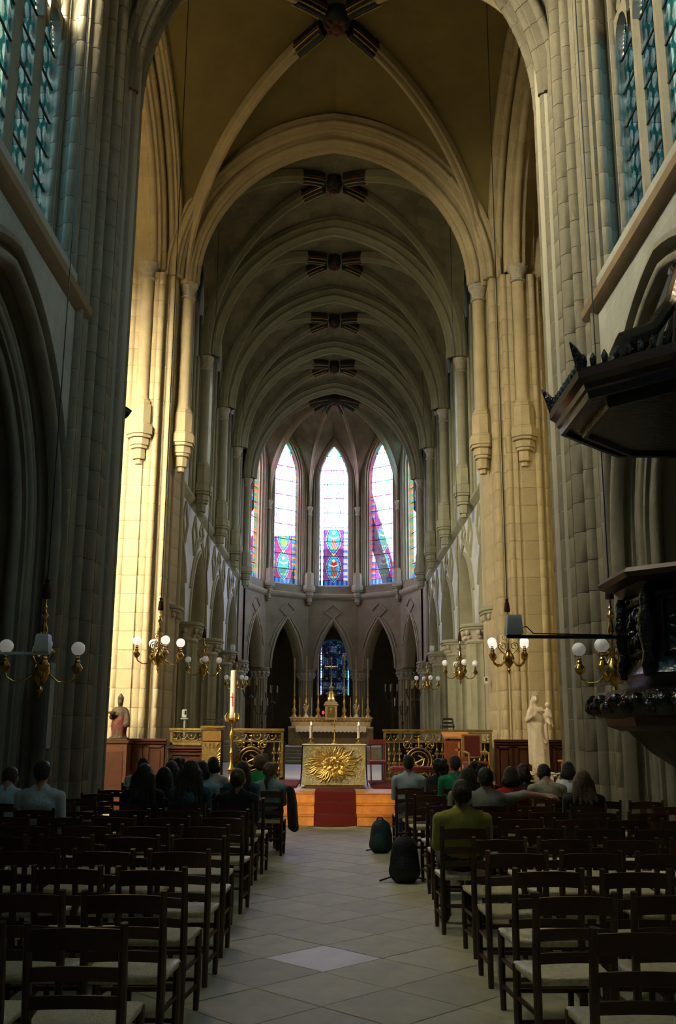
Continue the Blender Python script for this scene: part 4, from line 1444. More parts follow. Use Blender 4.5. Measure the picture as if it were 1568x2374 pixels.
# ------------------------------------------------------------------ smooth bodies from blended volumes
def sdf_mesh(name, prims, vox, blend, mats, zmin=None):
    """prims: ('c', a, b, ra, rb, m) tapered limb, ('e', centre, radii, m) ellipsoid, ('r', centre, radii, rotz, m). One continuous surface."""
    lo = np.array([9e9] * 3)
    hi = -lo
    for p in prims:
        if p[0] == 'c':
            for q, r in ((p[1], p[3]), (p[2], p[4])):
                lo = np.minimum(lo, np.array(q) - r)
                hi = np.maximum(hi, np.array(q) + r)
        else:
            r = max(p[2]) if p[0] == 'r' else 0
            rr = np.array(p[2]) if p[0] == 'e' else np.array((r, r, r))
            lo = np.minimum(lo, np.array(p[1]) - rr)
            hi = np.maximum(hi, np.array(p[1]) + rr)
    lo -= vox * 3
    hi += vox * 3
    n = np.ceil((hi - lo) / vox).astype(int) + 1
    ax = [lo[i] + np.arange(n[i]) * vox for i in range(3)]
    D = np.full(tuple(n), 1e3, dtype=np.float32)
    def dist(P, p):
        if p[0] == 'c':
            a, b = np.array(p[1]), np.array(p[2])
            ab = b - a
            t = np.clip(((P - a) @ ab) / max(1e-9, ab @ ab), 0, 1)
            return np.linalg.norm(P - (a + t[..., None] * ab), axis=-1) - (p[3] + (p[4] - p[3]) * t)
        q = P - np.array(p[1])
        r = np.array(p[2])
        if p[0] == 'r':
            c, s = math.cos(-p[3]), math.sin(-p[3])
            q = np.stack([q[..., 0] * c - q[..., 1] * s, q[..., 0] * s + q[..., 1] * c, q[..., 2]], -1)
        k0 = np.linalg.norm(q / r, axis=-1)
        k1 = np.linalg.norm(q / (r * r), axis=-1) + 1e-9
        return k0 * (k0 - 1) / k1
    for p in prims:
        if p[0] == 'c':
            pl = np.minimum(np.array(p[1]) - p[3], np.array(p[2]) - p[4])
            ph = np.maximum(np.array(p[1]) + p[3], np.array(p[2]) + p[4])
        else:
            r = max(p[2])
            pl, ph = np.array(p[1]) - r, np.array(p[1]) + r
        m = blend + 2 * vox
        i0 = np.maximum(((pl - m - lo) / vox).astype(int), 0)
        i1 = np.minimum(((ph + m - lo) / vox).astype(int) + 2, n)
        sl = tuple(slice(a, b) for a, b in zip(i0, i1))
        G = np.stack(np.meshgrid(ax[0][sl[0]], ax[1][sl[1]], ax[2][sl[2]], indexing='ij'), -1)
        d = dist(G, p)
        cur = D[sl]
        h = np.clip(.5 + .5 * (cur - d) / blend, 0, 1)
        D[sl] = cur * (1 - h) + d * h - blend * h * (1 - h)
    if zmin is not None:
        D = np.maximum(D, (zmin - ax[2])[None, None, :].astype(np.float32))
    ins = D < 0
    c = [ins[i:n[0] - 1 + i, j:n[1] - 1 + j, k:n[2] - 1 + k] for i in (0, 1) for j in (0, 1) for k in (0, 1)]
    cnt = sum(x.astype(np.int8) for x in c)
    act = (cnt > 0) & (cnt < 8)
    idx = np.full(act.shape, -1, dtype=np.int64)
    cells = np.argwhere(act)
    idx[act] = np.arange(len(cells))
    acc = np.zeros((len(cells), 3))
    num = np.zeros(len(cells))
    corners = [(i, j, k) for i in (0, 1) for j in (0, 1) for k in (0, 1)]
    for a in range(8):
        for b in range(a + 1, 8):
            ca, cb = np.array(corners[a]), np.array(corners[b])
            if np.abs(ca - cb).sum() != 1:
                continue
            ia, ib = cells + ca, cells + cb
            va, vb = D[tuple(ia.T)], D[tuple(ib.T)]
            cr = (va < 0) != (vb < 0)
            t = np.where(cr, va / np.where(np.abs(va - vb) < 1e-12, 1, va - vb), 0)
            acc += np.where(cr[:, None], ca + t[:, None] * (cb - ca), 0)
            num += cr
    V = lo + (cells + acc / np.maximum(num, 1)[:, None]) * vox
    quads = []
    for axis in range(3):
        o1, o2 = [(1, 2), (2, 0), (0, 1)][axis]
        s0 = [slice(None)] * 3
        s1 = [slice(None)] * 3
        s0[axis], s1[axis] = slice(0, -1), slice(1, None)
        A, B = ins[tuple(s0)], ins[tuple(s1)]
        ch = np.argwhere(A != B)
        ch = ch[(ch[:, o1] > 0) & (ch[:, o2] > 0) & (ch[:, o1] < n[o1] - 1) & (ch[:, o2] < n[o2] - 1)]
        if len(ch) == 0:
            continue
        e1 = np.zeros(3, int)
        e1[o1] = 1
        e2 = np.zeros(3, int)
        e2[o2] = 1
        q = np.stack([idx[tuple(ch.T)], idx[tuple((ch - e1).T)], idx[tuple((ch - e1 - e2).T)], idx[tuple((ch - e2).T)]], 1)
        flip = A[tuple(ch.T)]
        q[flip] = q[flip][:, ::-1]
        quads.append(q)
    Q = np.concatenate(quads)[:, ::-1]
    me = bpy.data.meshes.new(name)
    me.from_pydata(V.tolist(), [], Q.tolist())
    for mm in mats:
        me.materials.append(mm)
    if len(mats) > 1:
        cen = V[Q].mean(1)
        best = np.full(len(cen), 1e9)
        mi = np.zeros(len(cen), dtype=np.int32)
        for p in prims:
            d = dist(cen, p)
            w = d < best
            best[w] = d[w]
            mi[w] = p[-1]
        me.polygons.foreach_set('material_index', mi)
    me.polygons.foreach_set('use_smooth', [True] * len(me.polygons))
    me.update()
    return me

SKIN = mat('skin', (0.42, 0.22, 0.14), 0.6)
def cloth(nm, c):
    return mat('cloth_' + nm, c, 0.9, vary=0.14, scale=9, bump=0.5, bscale=14, sheen=0.15)
EYE_M = mat('eye_dark', (0.03, 0.02, 0.02), 0.3)
LIP = mat('lips', (0.40, 0.13, 0.11), 0.5)
SHOE = mat('dark_shoe', (0.03, 0.025, 0.022), 0.5)
JEANS = cloth('jeans', (0.09, 0.16, 0.26))
DARKT = cloth('dark_trousers', (0.03, 0.03, 0.035))
HAIR = {'black': mat('hair_black', (0.010, 0.008, 0.007), 0.42, vary=.3, scale=30, bump=.8, bscale=70),
        'brown': mat('hair_brown', (0.028, 0.016, 0.009), 0.42, vary=.3, scale=30, bump=.8, bscale=70),
        'blond': mat('hair_dark_blond', (0.12, 0.075, 0.035), 0.42, vary=.35, scale=30, bump=.8, bscale=70)}

def person(key, row, x, ztop, shirt, label, hair='black', style='short', trousers=None, sleeve='long', lean=0.0, headx=0.0, headdown=0.0, wide=1.0, arm=None, turn=0.0):
    y = ROW0 + ROWD * row
    t = thing('person', label, 'person', (x, y, 0.022), turn, 'people seated on the rush chairs')
    k = (ztop - .022 - .47) / (1.315 - .47)     # height of the upper body
    def U(px_, py_, pz):
        z = .47 + (pz - .47) * k if pz > .47 else pz
        ly = lean * max(0, pz - .5)
        return (px_ * (wide if abs(px_) < .3 else 1), py_ + ly, z)
    S, SK, TR, SH, EY, LP = 0, 1, 2, 3, 4, 5
    fs = SK if sleeve == 'short' else S
    P = []
    # trunk
    P += [('e', U(0, .165, .605), (.17 * wide, .118, .118), TR), ('e', U(0, .13, .72), (.155 * wide, .11, .15), S), ('e', U(0, .115, .88), (.175 * wide, .115, .15), S),
          ('c', U(-.12, .105, .975), U(.12, .105, .975), .07, .07, S), ('c', U(-.05, .105, 1.02), U(.05, .105, 1.02), .055, .055, S)]
    P += [('c', U(0, .105, 1.02), U(headx * .4, .125, 1.10), .056, .052, SK), ('c', U(-.035, .11, 1.045), U(.035, .11, 1.045), .045, .045, S)]
    # legs
    for s in (-1, 1):
        P += [('c', (s * .09, .19, .575), (s * .125, .56, .545), .082, .060, TR), ('c', (s * .125, .56, .545), (s * .12, .55, .27), .06, .05, TR),
              ('c', (s * .12, .55, .27), (s * .12, .55, .09), .05, .036, TR), ('c', (s * .12, .54, .045), (s * .13, .70, .035), .042, .034, SH)]
        sh = U(s * .185, .105, .965)
        el = U(s * .205, .14, .72)
        wr = (s * .09, .40, .63)
        if arm and arm[0] == s:
            el, wr = arm[1], arm[2]
        P += [('c', sh, el, .058, .046, S), ('c', el, wr, .043, .03, fs)]
        # hand: palm, four fingers, thumb
        w = Vector(wr)
        d = (w - Vector(el)).normalized()
        if not (arm and arm[0] == s):
            d = (d + Vector((0, .8, -.35))).normalized()
        side = Vector((s, 0, 0))
        side = (side - d * side.dot(d)).normalized()
        dn = Vector((0, 0, -1))
        pm = w + d * .055
        P.append(('c', tuple(w + d * .01), tuple(w + d * .075), .028, .034, SK))
        for f, (o_, L) in enumerate(((-.028, .060), (-.0095, .072), (.0095, .068), (.028, .052))):
            a = w + d * .085 + side * o_
            b = a + d * L * .55 + dn * .004
            c = b + d * L * .4 + dn * .022
            P += [('c', tuple(a), tuple(b), .0095, .009, SK), ('c', tuple(b), tuple(c), .009, .0078, SK)]
        th = w + d * .03 - side * .03
        P += [('c', tuple(th), tuple(th + d * .035 - side * .028), .0115, .0105, SK), ('c', tuple(th + d * .035 - side * .028), tuple(th + d * .065 - side * .024), .0105, .009, SK)]
    # head with face
    hc = Vector(U(headx, .135 + headdown * .06, 1.195 - headdown * .03))
    P += [('e', tuple(hc + Vector((0, -.012, .015))), (.077, .096, .104), SK), ('e', tuple(hc + Vector((0, .035, -.045))), (.058, .058, .07), SK),
          ('c', tuple(hc + Vector((0, .088, .0))), tuple(hc + Vector((0, .104, -.03))), .012, .016, SK)]
    for s in (-1, 1):
        P += [('e', tuple(hc + Vector((s * .08, -.005, -.012))), (.013, .024, .034), SK), ('e', tuple(hc + Vector((s * .03, .081, .008))), (.014, .008, .008), EY)]
    P += [('e', tuple(hc + Vector((0, .09, -.062))), (.024, .008, .008), LP)]
    me = sdf_mesh('person_body', P, .0135, .022, [shirt, SKIN, trousers or DARKT, SHOE, EYE_M, LIP])
    link('person_body', me, t)
    # hair
    H = [('e', tuple(hc + Vector((0, -.02, .03))), (.087, .100, .098), 0)]
    if style == 'short':
        H += [('e', tuple(hc + Vector((0, -.045, -.015))), (.078, .065, .07), 0), ('e', tuple(hc + Vector((0, .03, .085))), (.06, .05, .03), 0)]
    if style in ('long', 'longwide', 'loose'):
        wv = {'long': .085, 'longwide': .12, 'loose': .10}[style]
        L = {'long': .30, 'longwide': .42, 'loose': .26}[style]
        H += [('e', tuple(hc + Vector((0, -.04, -.03))), (.093, .075, .10), 0)]
        bz = hc.z - .02
        for q in range(-2, 3):
            xx = q / 2 * wv
            H.append(('c', (hc.x + xx * .75, hc.y - .05, bz), (hc.x + xx * 1.25, hc.y - .115 - .02 * lean, bz - L + abs(q) * .03), .045, .022, 0))
        for s in (-1, 1):
            H.append(('c', (hc.x + s * .075, hc.y - .0, hc.z + .02), (hc.x + s * (.10 + wv * .25), hc.y - .03, hc.z - L * .75), .03, .018, 0))
    if style == 'ponytail':
        H += [('e', tuple(hc + Vector((0, -.05, .0))), (.078, .06, .08), 0), ('e', tuple(hc + Vector((0, -.115, .03))), (.03, .025, .03), 0),
              ('c', tuple(hc + Vector((0, -.125, .02))), tuple(hc + Vector((-.03, -.15, -.12))), .028, .032, 0), ('c', tuple(hc + Vector((-.03, -.15, -.12))), tuple(hc + Vector((-.02, -.12, -.25))), .032, .012, 0)]
    if style == 'bun':
        H += [('e', tuple(hc + Vector((0, -.05, .0))), (.078, .06, .08), 0), ('e', tuple(hc + Vector((0, -.115, .03))), (.045, .035, .042), 0), ('c', tuple(hc + Vector((-.02, -.1, -.03))), tuple(hc + Vector((-.03, -.09, -.1))), .02, .008, 0)]
    if style == 'curly':
        rr = random.Random(key)
        for q in range(26):
            a, b = rr.uniform(0, 2 * PI), rr.uniform(-.9, 1.0)
            d = Vector((math.cos(a) * math.cos(b) * .10, math.sin(a) * math.cos(b) * .10 - .035, math.sin(b) * .11 + .0))
            if d.y < .05:
                H.append(('e', tuple(hc + d), (.042, .04, .042), 0))
    if style == 'bob':
        H += [('e', tuple(hc + Vector((0, -.04, -.03))), (.094, .08, .105), 0), ('c', tuple(hc + Vector((-.07, -.04, -.06))), tuple(hc + Vector((.07, -.04, -.06))), .05, .05, 0)]
    link('hair', sdf_mesh('hair', H, .0125, .02, [HAIR[hair]]), t)
    return t

SHIRT = {n: cloth(n, c) for n, c in {
    'pale_blue': (.58, .68, .74), 'sky_blue': (.42, .58, .64), 'white': (.82, .82, .80), 'black': (.012, .013, .016), 'teal_dark': (.05, .12, .15), 'navy': (.012, .02, .04),
    'green': (.015, .30, .13), 'bright_green': (.03, .48, .13), 'grey_white': (.62, .62, .56), 'grey': (.33, .34, .29), 'red': (.45, .012, .012), 'beige': (.42, .38, .29),
    'olive': (.40, .37, .07), 'stripe': (.70, .76, .82), 'cardigan': (.66, .62, .56)}.items()}
INFO = {
    'L0': dict(shirt='sky_blue', label='person in pale blue at the far end of the row reading a sheet of paper', hair='brown', style='short', headdown=1, lean=.05),
    'L1': dict(shirt='pale_blue', label='dark-haired man in a pale blue shirt seated beneath the large brass lamp', style='short', wide=1.12),
    'L2': dict(shirt='white', label='short-haired man in white shirt bending forward near the bishop statue', style='short', lean=.12, headdown=1),
    'L3': dict(shirt='black', label='woman with very long dark hair in a dark top behind the man in white', hair='brown', style='longwide'),
    'L4': dict(shirt='grey_white', label='girl with straight dark hair and white top beside the long-haired women', style='long'),
    'L5': dict(shirt='black', label='brown-haired woman in dark clothes, lower of two close heads before the panelling', hair='brown', style='loose'),
    'L5b': dict(shirt='black', label='curly-haired person in dark clothes before the panelling', hair='brown', style='curly'),
    'L6': dict(shirt='teal_dark', label='tall woman with long loose dark hair and dark teal top', hair='brown', style='longwide'),
    'L7': dict(shirt='sky_blue', label='dark-haired person in light blue beside the tall long-haired woman', style='bob'),
    'L8': dict(shirt='cardigan', label='woman in a pale grey cardigan before the gilt sunburst lectern', style='bob', lean=.06),
    'L9': dict(shirt='black', label='woman with hair tied low in a bun, black jacket, near the aisle', hair='brown', style='bun'),
    'L9b': dict(shirt='teal_dark', label='woman with long black hair in front of the woman with the bun', style='long'),
    'L10': dict(shirt='bright_green', label='curly-haired person in bright green striped shirt before the railing medallion', hair='brown', style='curly', lean=.05),
    'L11': dict(shirt='sky_blue', label='person with a fair ponytail and teal top at the aisle end', hair='blond', style='ponytail'),
    'R0': dict(shirt='olive', label='person with pinned-up dark hair in an olive yellow jacket at the aisle', style='bun', hair='brown', wide=1.08),
    'R1': dict(shirt='pale_blue', label='man in a pale blue shirt and jeans at the aisle near the steps', hair='brown', style='short', trousers=JEANS, wide=1.05),
    'R2': dict(shirt='navy', label='woman with dark curly hair in navy beside the man in green', style='curly'),
    'R3': dict(shirt='green', label='dark-haired man in a green polo shirt', style='short', sleeve='short', wide=1.08),
    'R4': dict(shirt='grey', label='woman with straight dark hair in grey next to the broad man', hair='brown', style='long'),
    'R4b': dict(shirt='black', label='person with tousled dark hair behind the wooden lectern', hair='brown', style='curly'),
    'R5': dict(shirt='grey', label='broad close-cropped man in a grey shirt with one arm stretched sideways', style='short', sleeve='short', wide=1.25, arm=(1, (.42, .05, .97), (.64, .0, .955))),
    'R6': dict(shirt='red', label='dark-haired woman in a red top with a bag strap', style='bob'),
    'R6b': dict(shirt='black', label='dark-haired person in black in front of the woman in red', style='bob', hair='brown'),
    'R7': dict(shirt='beige', label='dark-haired man in a beige shirt with bowed head', style='short', headdown=1, headx=-.02, wide=1.08),
    'R8': dict(shirt='stripe', label='woman with dark bob in a white and blue top near the pulpit pillar', style='bob'),
    'R9': dict(shirt='black', label='woman with dark blond hair in a black top below the pulpit', hair='blond', style='loose'),
}
for key, row, x, zt in PEOPLE:
    d = dict(INFO[key])
    lb = d.pop('label')
    person(key, row, x, zt, SHIRT[d.pop('shirt')], lb, **d)
# bag strap on the woman in red, collar of the polo, the sheet of paper
pp = MB()
pp.loft([[(-3.56, 11.60, .70), (-3.44, 11.62, .72), (-3.43, 11.66, .98), (-3.56, 11.64, .97)], [(-3.56, 11.604, .70), (-3.44, 11.624, .72), (-3.43, 11.664, .98), (-3.56, 11.644, .97)]], True, True)
sheet = pp.build('paper_sheet', LINEN, None)
tag(sheet, 'white sheet of paper held by the person at the row end', 'paper')

# ------------------------------------------------------------------ sanctuary platform, steps, carpet
plat = setting('stair_2', 'broad orange wooden steps and platform under the altar')
for k in range(3):
    y0 = 18.52 + k * .27
    for i in range(4):     # each step is laid in boards
        x0, x1 = -3.5 + i * 1.75, -3.5 + (i + 1) * 1.75
        b = MB()
        b.bevbox(((x0 + x1) / 2, y0 + .16, .0 + (k + 1) * .184 - .092), (1.745, .34, .184), .006)
        b.bevbox(((x0 + x1) / 2, y0 + .12, (k + 1) * .184 - .012), (1.745, .30, .026), .01)
        b.build('step_board', WOOD_S, plat)
tp = MB()
tp.box((0, 21.35, .27), (7.0, 4.2, .552))
tp.build('platform', WOOD_T, plat)
cr = MB()
prof = [(18.48, .0), (18.48, .195), (18.77, .2), (18.77, .378), (19.04, .384), (19.04, .562), (19.4, .564), (20.42, .564)]
top = [[(x, y - .012, z + .004) for y, z in prof] for x in (-.37, .405)]
bot = [[(x, y, z - .004) for y, z in prof] for x in (-.37, .405)]
for a, b in zip(range(len(prof) - 1), range(1, len(prof))):
    cr.quad(top[0][a], top[1][a], top[1][b], top[0][b])
cr.build('carpet_runner', CARPET)
tag(bpy.data.objects['carpet_runner'], 'dark red carpet runner laid up the wooden steps to the altar', 'carpet')
for nm, x0, x1 in (('statue', -3.4, -.78), ('pulpit', .78, 3.4)):
    rb = MB()
    rb.bevbox(((x0 + x1) / 2, 21.9, .575), (x1 - x0, 2.6, .05), .012)
    tag(rb.build('floor_carpet', CARPET), 'red carpet square on the platform behind the altar, %s side' % nm, 'carpet')

# ------------------------------------------------------------------ people's altar with gilded sun relief
GOLD_G = mat('green_gold_patina', (0.40, 0.36, 0.17), 0.5, 0.4, vary=0.45, scale=9, bump=0.6, bscale=28, col2=(0.20, 0.22, 0.15))
al = thing('altar', 'square altar with a gilded sunburst relief on its front', 'altar', (-.005, 20.5, .553))
m = MB()
m.bevbox((0, .5, .455), (1.29, 1.0, .79), .01)
m.build('block', GOLD_G, al)
m = MB()
m.bevbox((0, .48, .03), (1.2, .9, .06), .005)
m.build('foot', WOOD_P, al)
rs = random.Random(3)
mass = MB()
NX_, NZ_ = 40, 26
rows = []
for j in range(NZ_ + 1):
    row = []
    for i in range(NX_ + 1):
        u, w = i / NX_ * 2 - 1, j / NZ_ * 2 - 1
        r = math.hypot(u, w)
        a = math.atan2(w, u)
        sx, sz = .34 * (1 + .12 * math.sin(a * 7)), .215 * (1 + .14 * math.sin(a * 9 + 1))
        sc_ = min(1, 1 / max(1e-6, math.hypot(u, w)) * max(abs(u), abs(w)))
        x, z = u * sc_ * sx, w * sc_ * sz
        rr = max(abs(u), abs(w))
        d = .055 * (1 - rr ** 2.2) + .022 * math.sin(x * 46 + 3 * math.sin(z * 30)) * (1 - rr) + rs.uniform(-.008, .008) - .05 * math.exp(-((x - .02) / .1) ** 2 - ((z + .02) / .03) ** 2)
        row.append((x - .02, -.002 - max(-.004, d), z + .48))
    rows.append(row)
mass.loft(rows, False)
mass.build('sun_face', GOLD, al)
for k in range(58):
    a = 2 * PI * k / 58 + rs.uniform(-.05, .05)
    r0 = .72
    L = rs.uniform(.65, 1.45)
    pts, rad = [], []
    n = 9
    ph = rs.uniform(0, 6)
    for i in range(n + 1):
        t = i / n
        R = r0 + L * t
        wob = .022 * math.sin(t * 9 + ph) * (0.3 + t)
        x, z = R * .32 * math.cos(a) - wob * math.sin(a), R * .215 * math.sin(a) + wob * math.cos(a)
        if abs(x) > .62 or abs(z) > .37:
            break
        pts.append((x - .02, -.012 - .016 * math.sin(PI * t), z + .48))
        rad.append(.024 * (1 - t) ** .8 + .004)
    if len(pts) > 2:
        mb = MB()
        mb.tube(pts, rad, 6)
        mb.build('sun_ray', GOLD, al)
md = MB()
md.lathe([(.05, 0), (.052, .012), (.045, .02), (.0, .022)], (0, 0, 0), 16)
o = md.build('small_orb', GOLD, al)
o.location = (.385, -.006, .475)
o.rotation_euler = (PI / 2, 0, 0)
ac = MB()
for k in range(1):
    ac.bevbox((0, .5, .865), (1.325, 1.03, .022), .008)
for s in (-1, 1):
    ac.loft([[(s * .662, .0, .87), (s * .675, .0, .4), (s * .70, .02, .03)], [(s * .662, 1.0, .87), (s * .675, 1.0, .4), (s * .70, 1.0, .03)]], False)
o = ac.build('altar_cloth', LINEN)
o.location = (-.005, 20.5, .553)
tag(o, 'white linen cloth on the sunburst altar', 'cloth')

def candlestick(loc, h, label, flame=True, r=.030, base=GOLD, grp=None, stem_h=.12):
    t = thing('candlestick', label, 'candlestick', loc, 0, grp)
    b = MB()
    b.lathe([(.075, 0), (.075, .012), (.045, .03), (.02, .055), (.018, stem_h - .03), (.03, stem_h - .02), (.06, stem_h - .006), (.06, stem_h), (.02, stem_h + .004)], (0, 0, 0), 16)
    b.build('stick', base, t)
    c = MB()
    c.lathe([(r, stem_h), (r, stem_h + h - .004), (r * .8, stem_h + h)], (0, 0, 0), 14)
    c.build('candle', CANDLE, t)
    if flame:
        f = MB()
        f.lathe([(.003, 0), (.013, .018), (.010, .04), (.001, .07)], (0, 0, stem_h + h + .004), 10)
        f.build('flame', FLAME, t)
    return t
candlestick((-.49, 20.72, 1.431), .26, 'lit white candle on a brass stick at the statue end of the sunburst altar')
candlestick((.50, 20.72, 1.431), .26, 'lit white candle on a brass stick at the pulpit end of the sunburst altar')
t = thing('altar_cross', 'small slender brass cross standing on the sunburst altar', 'cross', (.0, 20.72, 1.431))
b = MB()
b.lathe([(.07, 0), (.068, .012), (.03, .04), (.016, .07), (.013, .16), (.022, .17), (.012, .19), (.010, .30), (.016, .31), (.008, .33)], (0, 0, 0), 14)
b.build('stem', GOLD, t)
b = MB()
b.tube([(0, 0, .33), (0, 0, .46)], .008, 8)
b.tube([(-.06, 0, .405), (.06, 0, .405)], .008, 8)
for p in ((0, 0, .465), (-.065, 0, .405), (.065, 0, .405)):
    b.sphere(p, .012, 8, 6)
b.build('cross_bars', GOLD, t)

# ------------------------------------------------------------------ gilt choir railing
def circle(mb, c, r, tr, seg=22):
    mb.tube([(c[0] + r * math.cos(2 * PI * k / seg), c[1], c[2] + r * math.sin(2 * PI * k / seg)) for k in range(seg)], tr, 6, True)

def scroll(mb, c, r, sx, sz, tr, turns=1.6, n=18):
    pts = []
    for k in range(n + 1):
        t = k / n
        a = t * turns * 2 * PI
        R = r * (1 - .82 * t)
        pts.append((c[0] + sx * R * math.cos(a), c[1], c[2] + sz * R * math.sin(a)))
    mb.tube(pts, tr, 6)

def railing(label, x0, x1, y, z0, z1, medal, wooden_to=None):
    t = thing('gilt_railing', label, 'railing', (0, y, z0))
    H = z1 - z0
    def part(nm, fn, mt=GOLD_D):
        mb = MB()
        fn(mb)
        return mb.build(nm, mt, t)
    part('top_rail', lambda m: (m.bevbox(((x0 + x1) / 2, 0, H - .03), (x1 - x0 + .04, .12, .06), .012), m.bevbox(((x0 + x1) / 2, 0, H - .085), (x1 - x0, .08, .03), .008)), GOLD)
    part('mid_rail', lambda m: m.bevbox(((x0 + x1) / 2, 0, H - .30), (x1 - x0, .06, .028), .006), GOLD)
    part('bottom_rail', lambda m: m.bevbox(((x0 + x1) / 2, 0, .06), (x1 - x0, .07, .08), .01))
    for x in (x0 + .03, x1 - .03):
        part('post', lambda m: m.bevbox((x, 0, H / 2 - .04), (.06, .07, H - .08), .008), GOLD)
    # frieze of little arches with beads
    n = max(2, int((x1 - x0) / .16))
    for k in range(n):
        xc = x0 + (k + .5) * (x1 - x0) / n
        def fr(m):
            w = (x1 - x0) / n
            m.tube([(xc + w * .46 * math.cos(a), 0, H - .13 - .13 * math.sin(a)) for a in [PI * i / 8 for i in range(9)]], .011, 6)
            m.sphere((xc, 0, H - .17), .022, 8, 6)
            m.tube([(xc - w * .46, 0, H - .28), (xc, 0, H - .235), (xc + w * .46, 0, H - .28)], .008, 5)
        part('frieze_arch', fr)
    for mc in medal:
        zc = .47
        part('medallion_ring', lambda m: (circle(m, (mc, -.02, zc), .30, .026, 30), circle(m, (mc, -.02, zc), .225, .018, 28)), GOLD_D)
        part('monogram', lambda m: (m.tube([(mc + .085 * math.sin(2.2 * PI * (q / 16 - .5)) * (1 if q < 8 else 1), -.03, zc - .13 + .26 * q / 16) for q in range(17)], .022, 6),
                                    m.tube([(mc - .12, -.03, zc + .07), (mc - .08, -.03, zc - .08), (mc, -.03, zc - .14), (mc + .09, -.03, zc - .08), (mc + .13, -.03, zc + .07)], .016, 6)), GOLD)
        part('medallion_cross', lambda m: (m.tube([(mc, -.02, zc + .3), (mc, -.02, zc + .52)], .018, 6), m.tube([(mc - .07, -.02, zc + .46), (mc + .07, -.02, zc + .46)], .016, 6), m.sphere((mc, -.02, zc + .56), .03, 8, 6)), GOLD)
        for s in (-1, 1):
            part('scroll', lambda m: (scroll(m, (mc + s * .27, -.01, zc + .36), .11, -s, 1, .016), scroll(m, (mc + s * .30, -.01, zc - .30), .10, -s, -1, .016)))
            part('leaf_spray', lambda m: [m.sphere((mc + s * (.18 + .07 * i), -.02, zc + .40 + .05 * math.sin(i * 2.3)), (.03, .015, .02), 7, 5) for i in range(4)], GOLD).__setitem__('kind', 'stuff')
        part('wreath', lambda m: [m.sphere((mc + .35 * math.cos(a), -.02, zc + .35 * math.sin(a)), (.032, .018, .032), 7, 5) for a in [2 * PI * i / 18 for i in range(18)]], GOLD_D).__setitem__('kind', 'stuff')
    # upright bars with buds wherever there is no medallion
    x = x0 + .13
    while x < x1 - .08:
        if all(abs(x - mc) > .42 for mc in medal):
            xx = x
            def ub(m):
                m.tube([(xx, 0, .1), (xx, 0, H - .31)], .012, 6)
                for z in (.28, .5, .72):
                    if z < H - .35:
                        m.lathe([(.012, -.05), (.03, -.02), (.034, 0), (.02, .03), (.012, .05)], (xx, 0, z), 8)
                        m.sphere((xx - .035, 0, z - .08), (.022, .012, .03), 6, 5)
                        m.sphere((xx + .035, 0, z - .08), (.022, .012, .03), 6, 5)
            part('baluster', ub, GOLD_D)
        x += .125
    return t
railing('gilt openwork choir railing with ringed monogram medallion, statue side', -2.42, -1.20, 23.42, .55, 1.75, [-1.95])
railing('gilt openwork choir railing with ringed monogram medallion, pulpit side', 1.15, 3.70, 23.42, .55, 1.75, [1.98])
railing('short gilt railing above dark panelling, between pillar and sunburst lectern', -3.86, -3.06, 23.42, 1.33, 1.75, [])
DARKBACK = mat('dark_choir_cloth', (0.018, 0.012, 0.010), 0.9)
for nm, x0, x1 in (('statue', -2.45, -1.18), ('pulpit', 1.13, 3.72)):
    b = MB()
    b.bevbox(((x0 + x1) / 2, 23.9, 1.0), (x1 - x0, .3, .9), .02)
    tag(b.build('choir_stall', DARKBACK), 'dark low choir stall behind the gilt railing, %s side' % nm, 'stall')

# ------------------------------------------------------------------ panelling with framed fields
def panelling(label, x0, x1, y, z0, z1, n):
    t = thing('wood_panelling', label, 'panelling', (0, y, z0))
    H = z1 - z0
    m = MB()
    m.box(((x0 + x1) / 2, .04, H / 2), (x1 - x0, .06, H))
    m.build('backboard', WOOD_P, t)
    c = MB()
    c.bevbox(((x0 + x1) / 2, -.02, H - .03), (x1 - x0 + .03, .14, .06), .012)
    c.bevbox(((x0 + x1) / 2, -.01, H - .09), (x1 - x0, .08, .05), .01)
    c.build('cornice', WOOD_P, t)
    s = MB()
    s.bevbox(((x0 + x1) / 2, -.01, .07), (x1 - x0, .08, .14), .01)
    s.build('plinth', WOOD_P, t)
    for k in range(n):
        a, b = x0 + (x1 - x0) * k / n + .04, x0 + (x1 - x0) * (k + 1) / n - .04
        f = MB()
        for (cx_, cz, w, h) in (((a + b) / 2, H - .17, b - a, .06), ((a + b) / 2, .2, b - a, .08), (a + .03, H / 2, .06, H - .3), (b - .03, H / 2, .06, H - .3)):
            f.bevbox((cx_, -.005, cz), (w, .05, h), .01)
        f.build('panel_frame', WOOD_P, t)
        p = MB()
        p.bevbox(((a + b) / 2, 0.005, H / 2), (b - a - .18, .03, H - .52), .012)
        p.build('raised_panel', WOOD_P, t)
    return t
panelling('red-brown wooden panelling under the sunlit pillar, statue side', -5.75, -3.80, 22.55, .0, 1.51, 4)
panelling('red-brown wooden panelling behind the madonna, pulpit side', 3.62, 5.75, 22.55, .0, 1.53, 5)
panelling('dark panel below the short gilt railing beside the sunburst lectern', -3.88, -3.02, 23.36, .55, 1.33, 1)

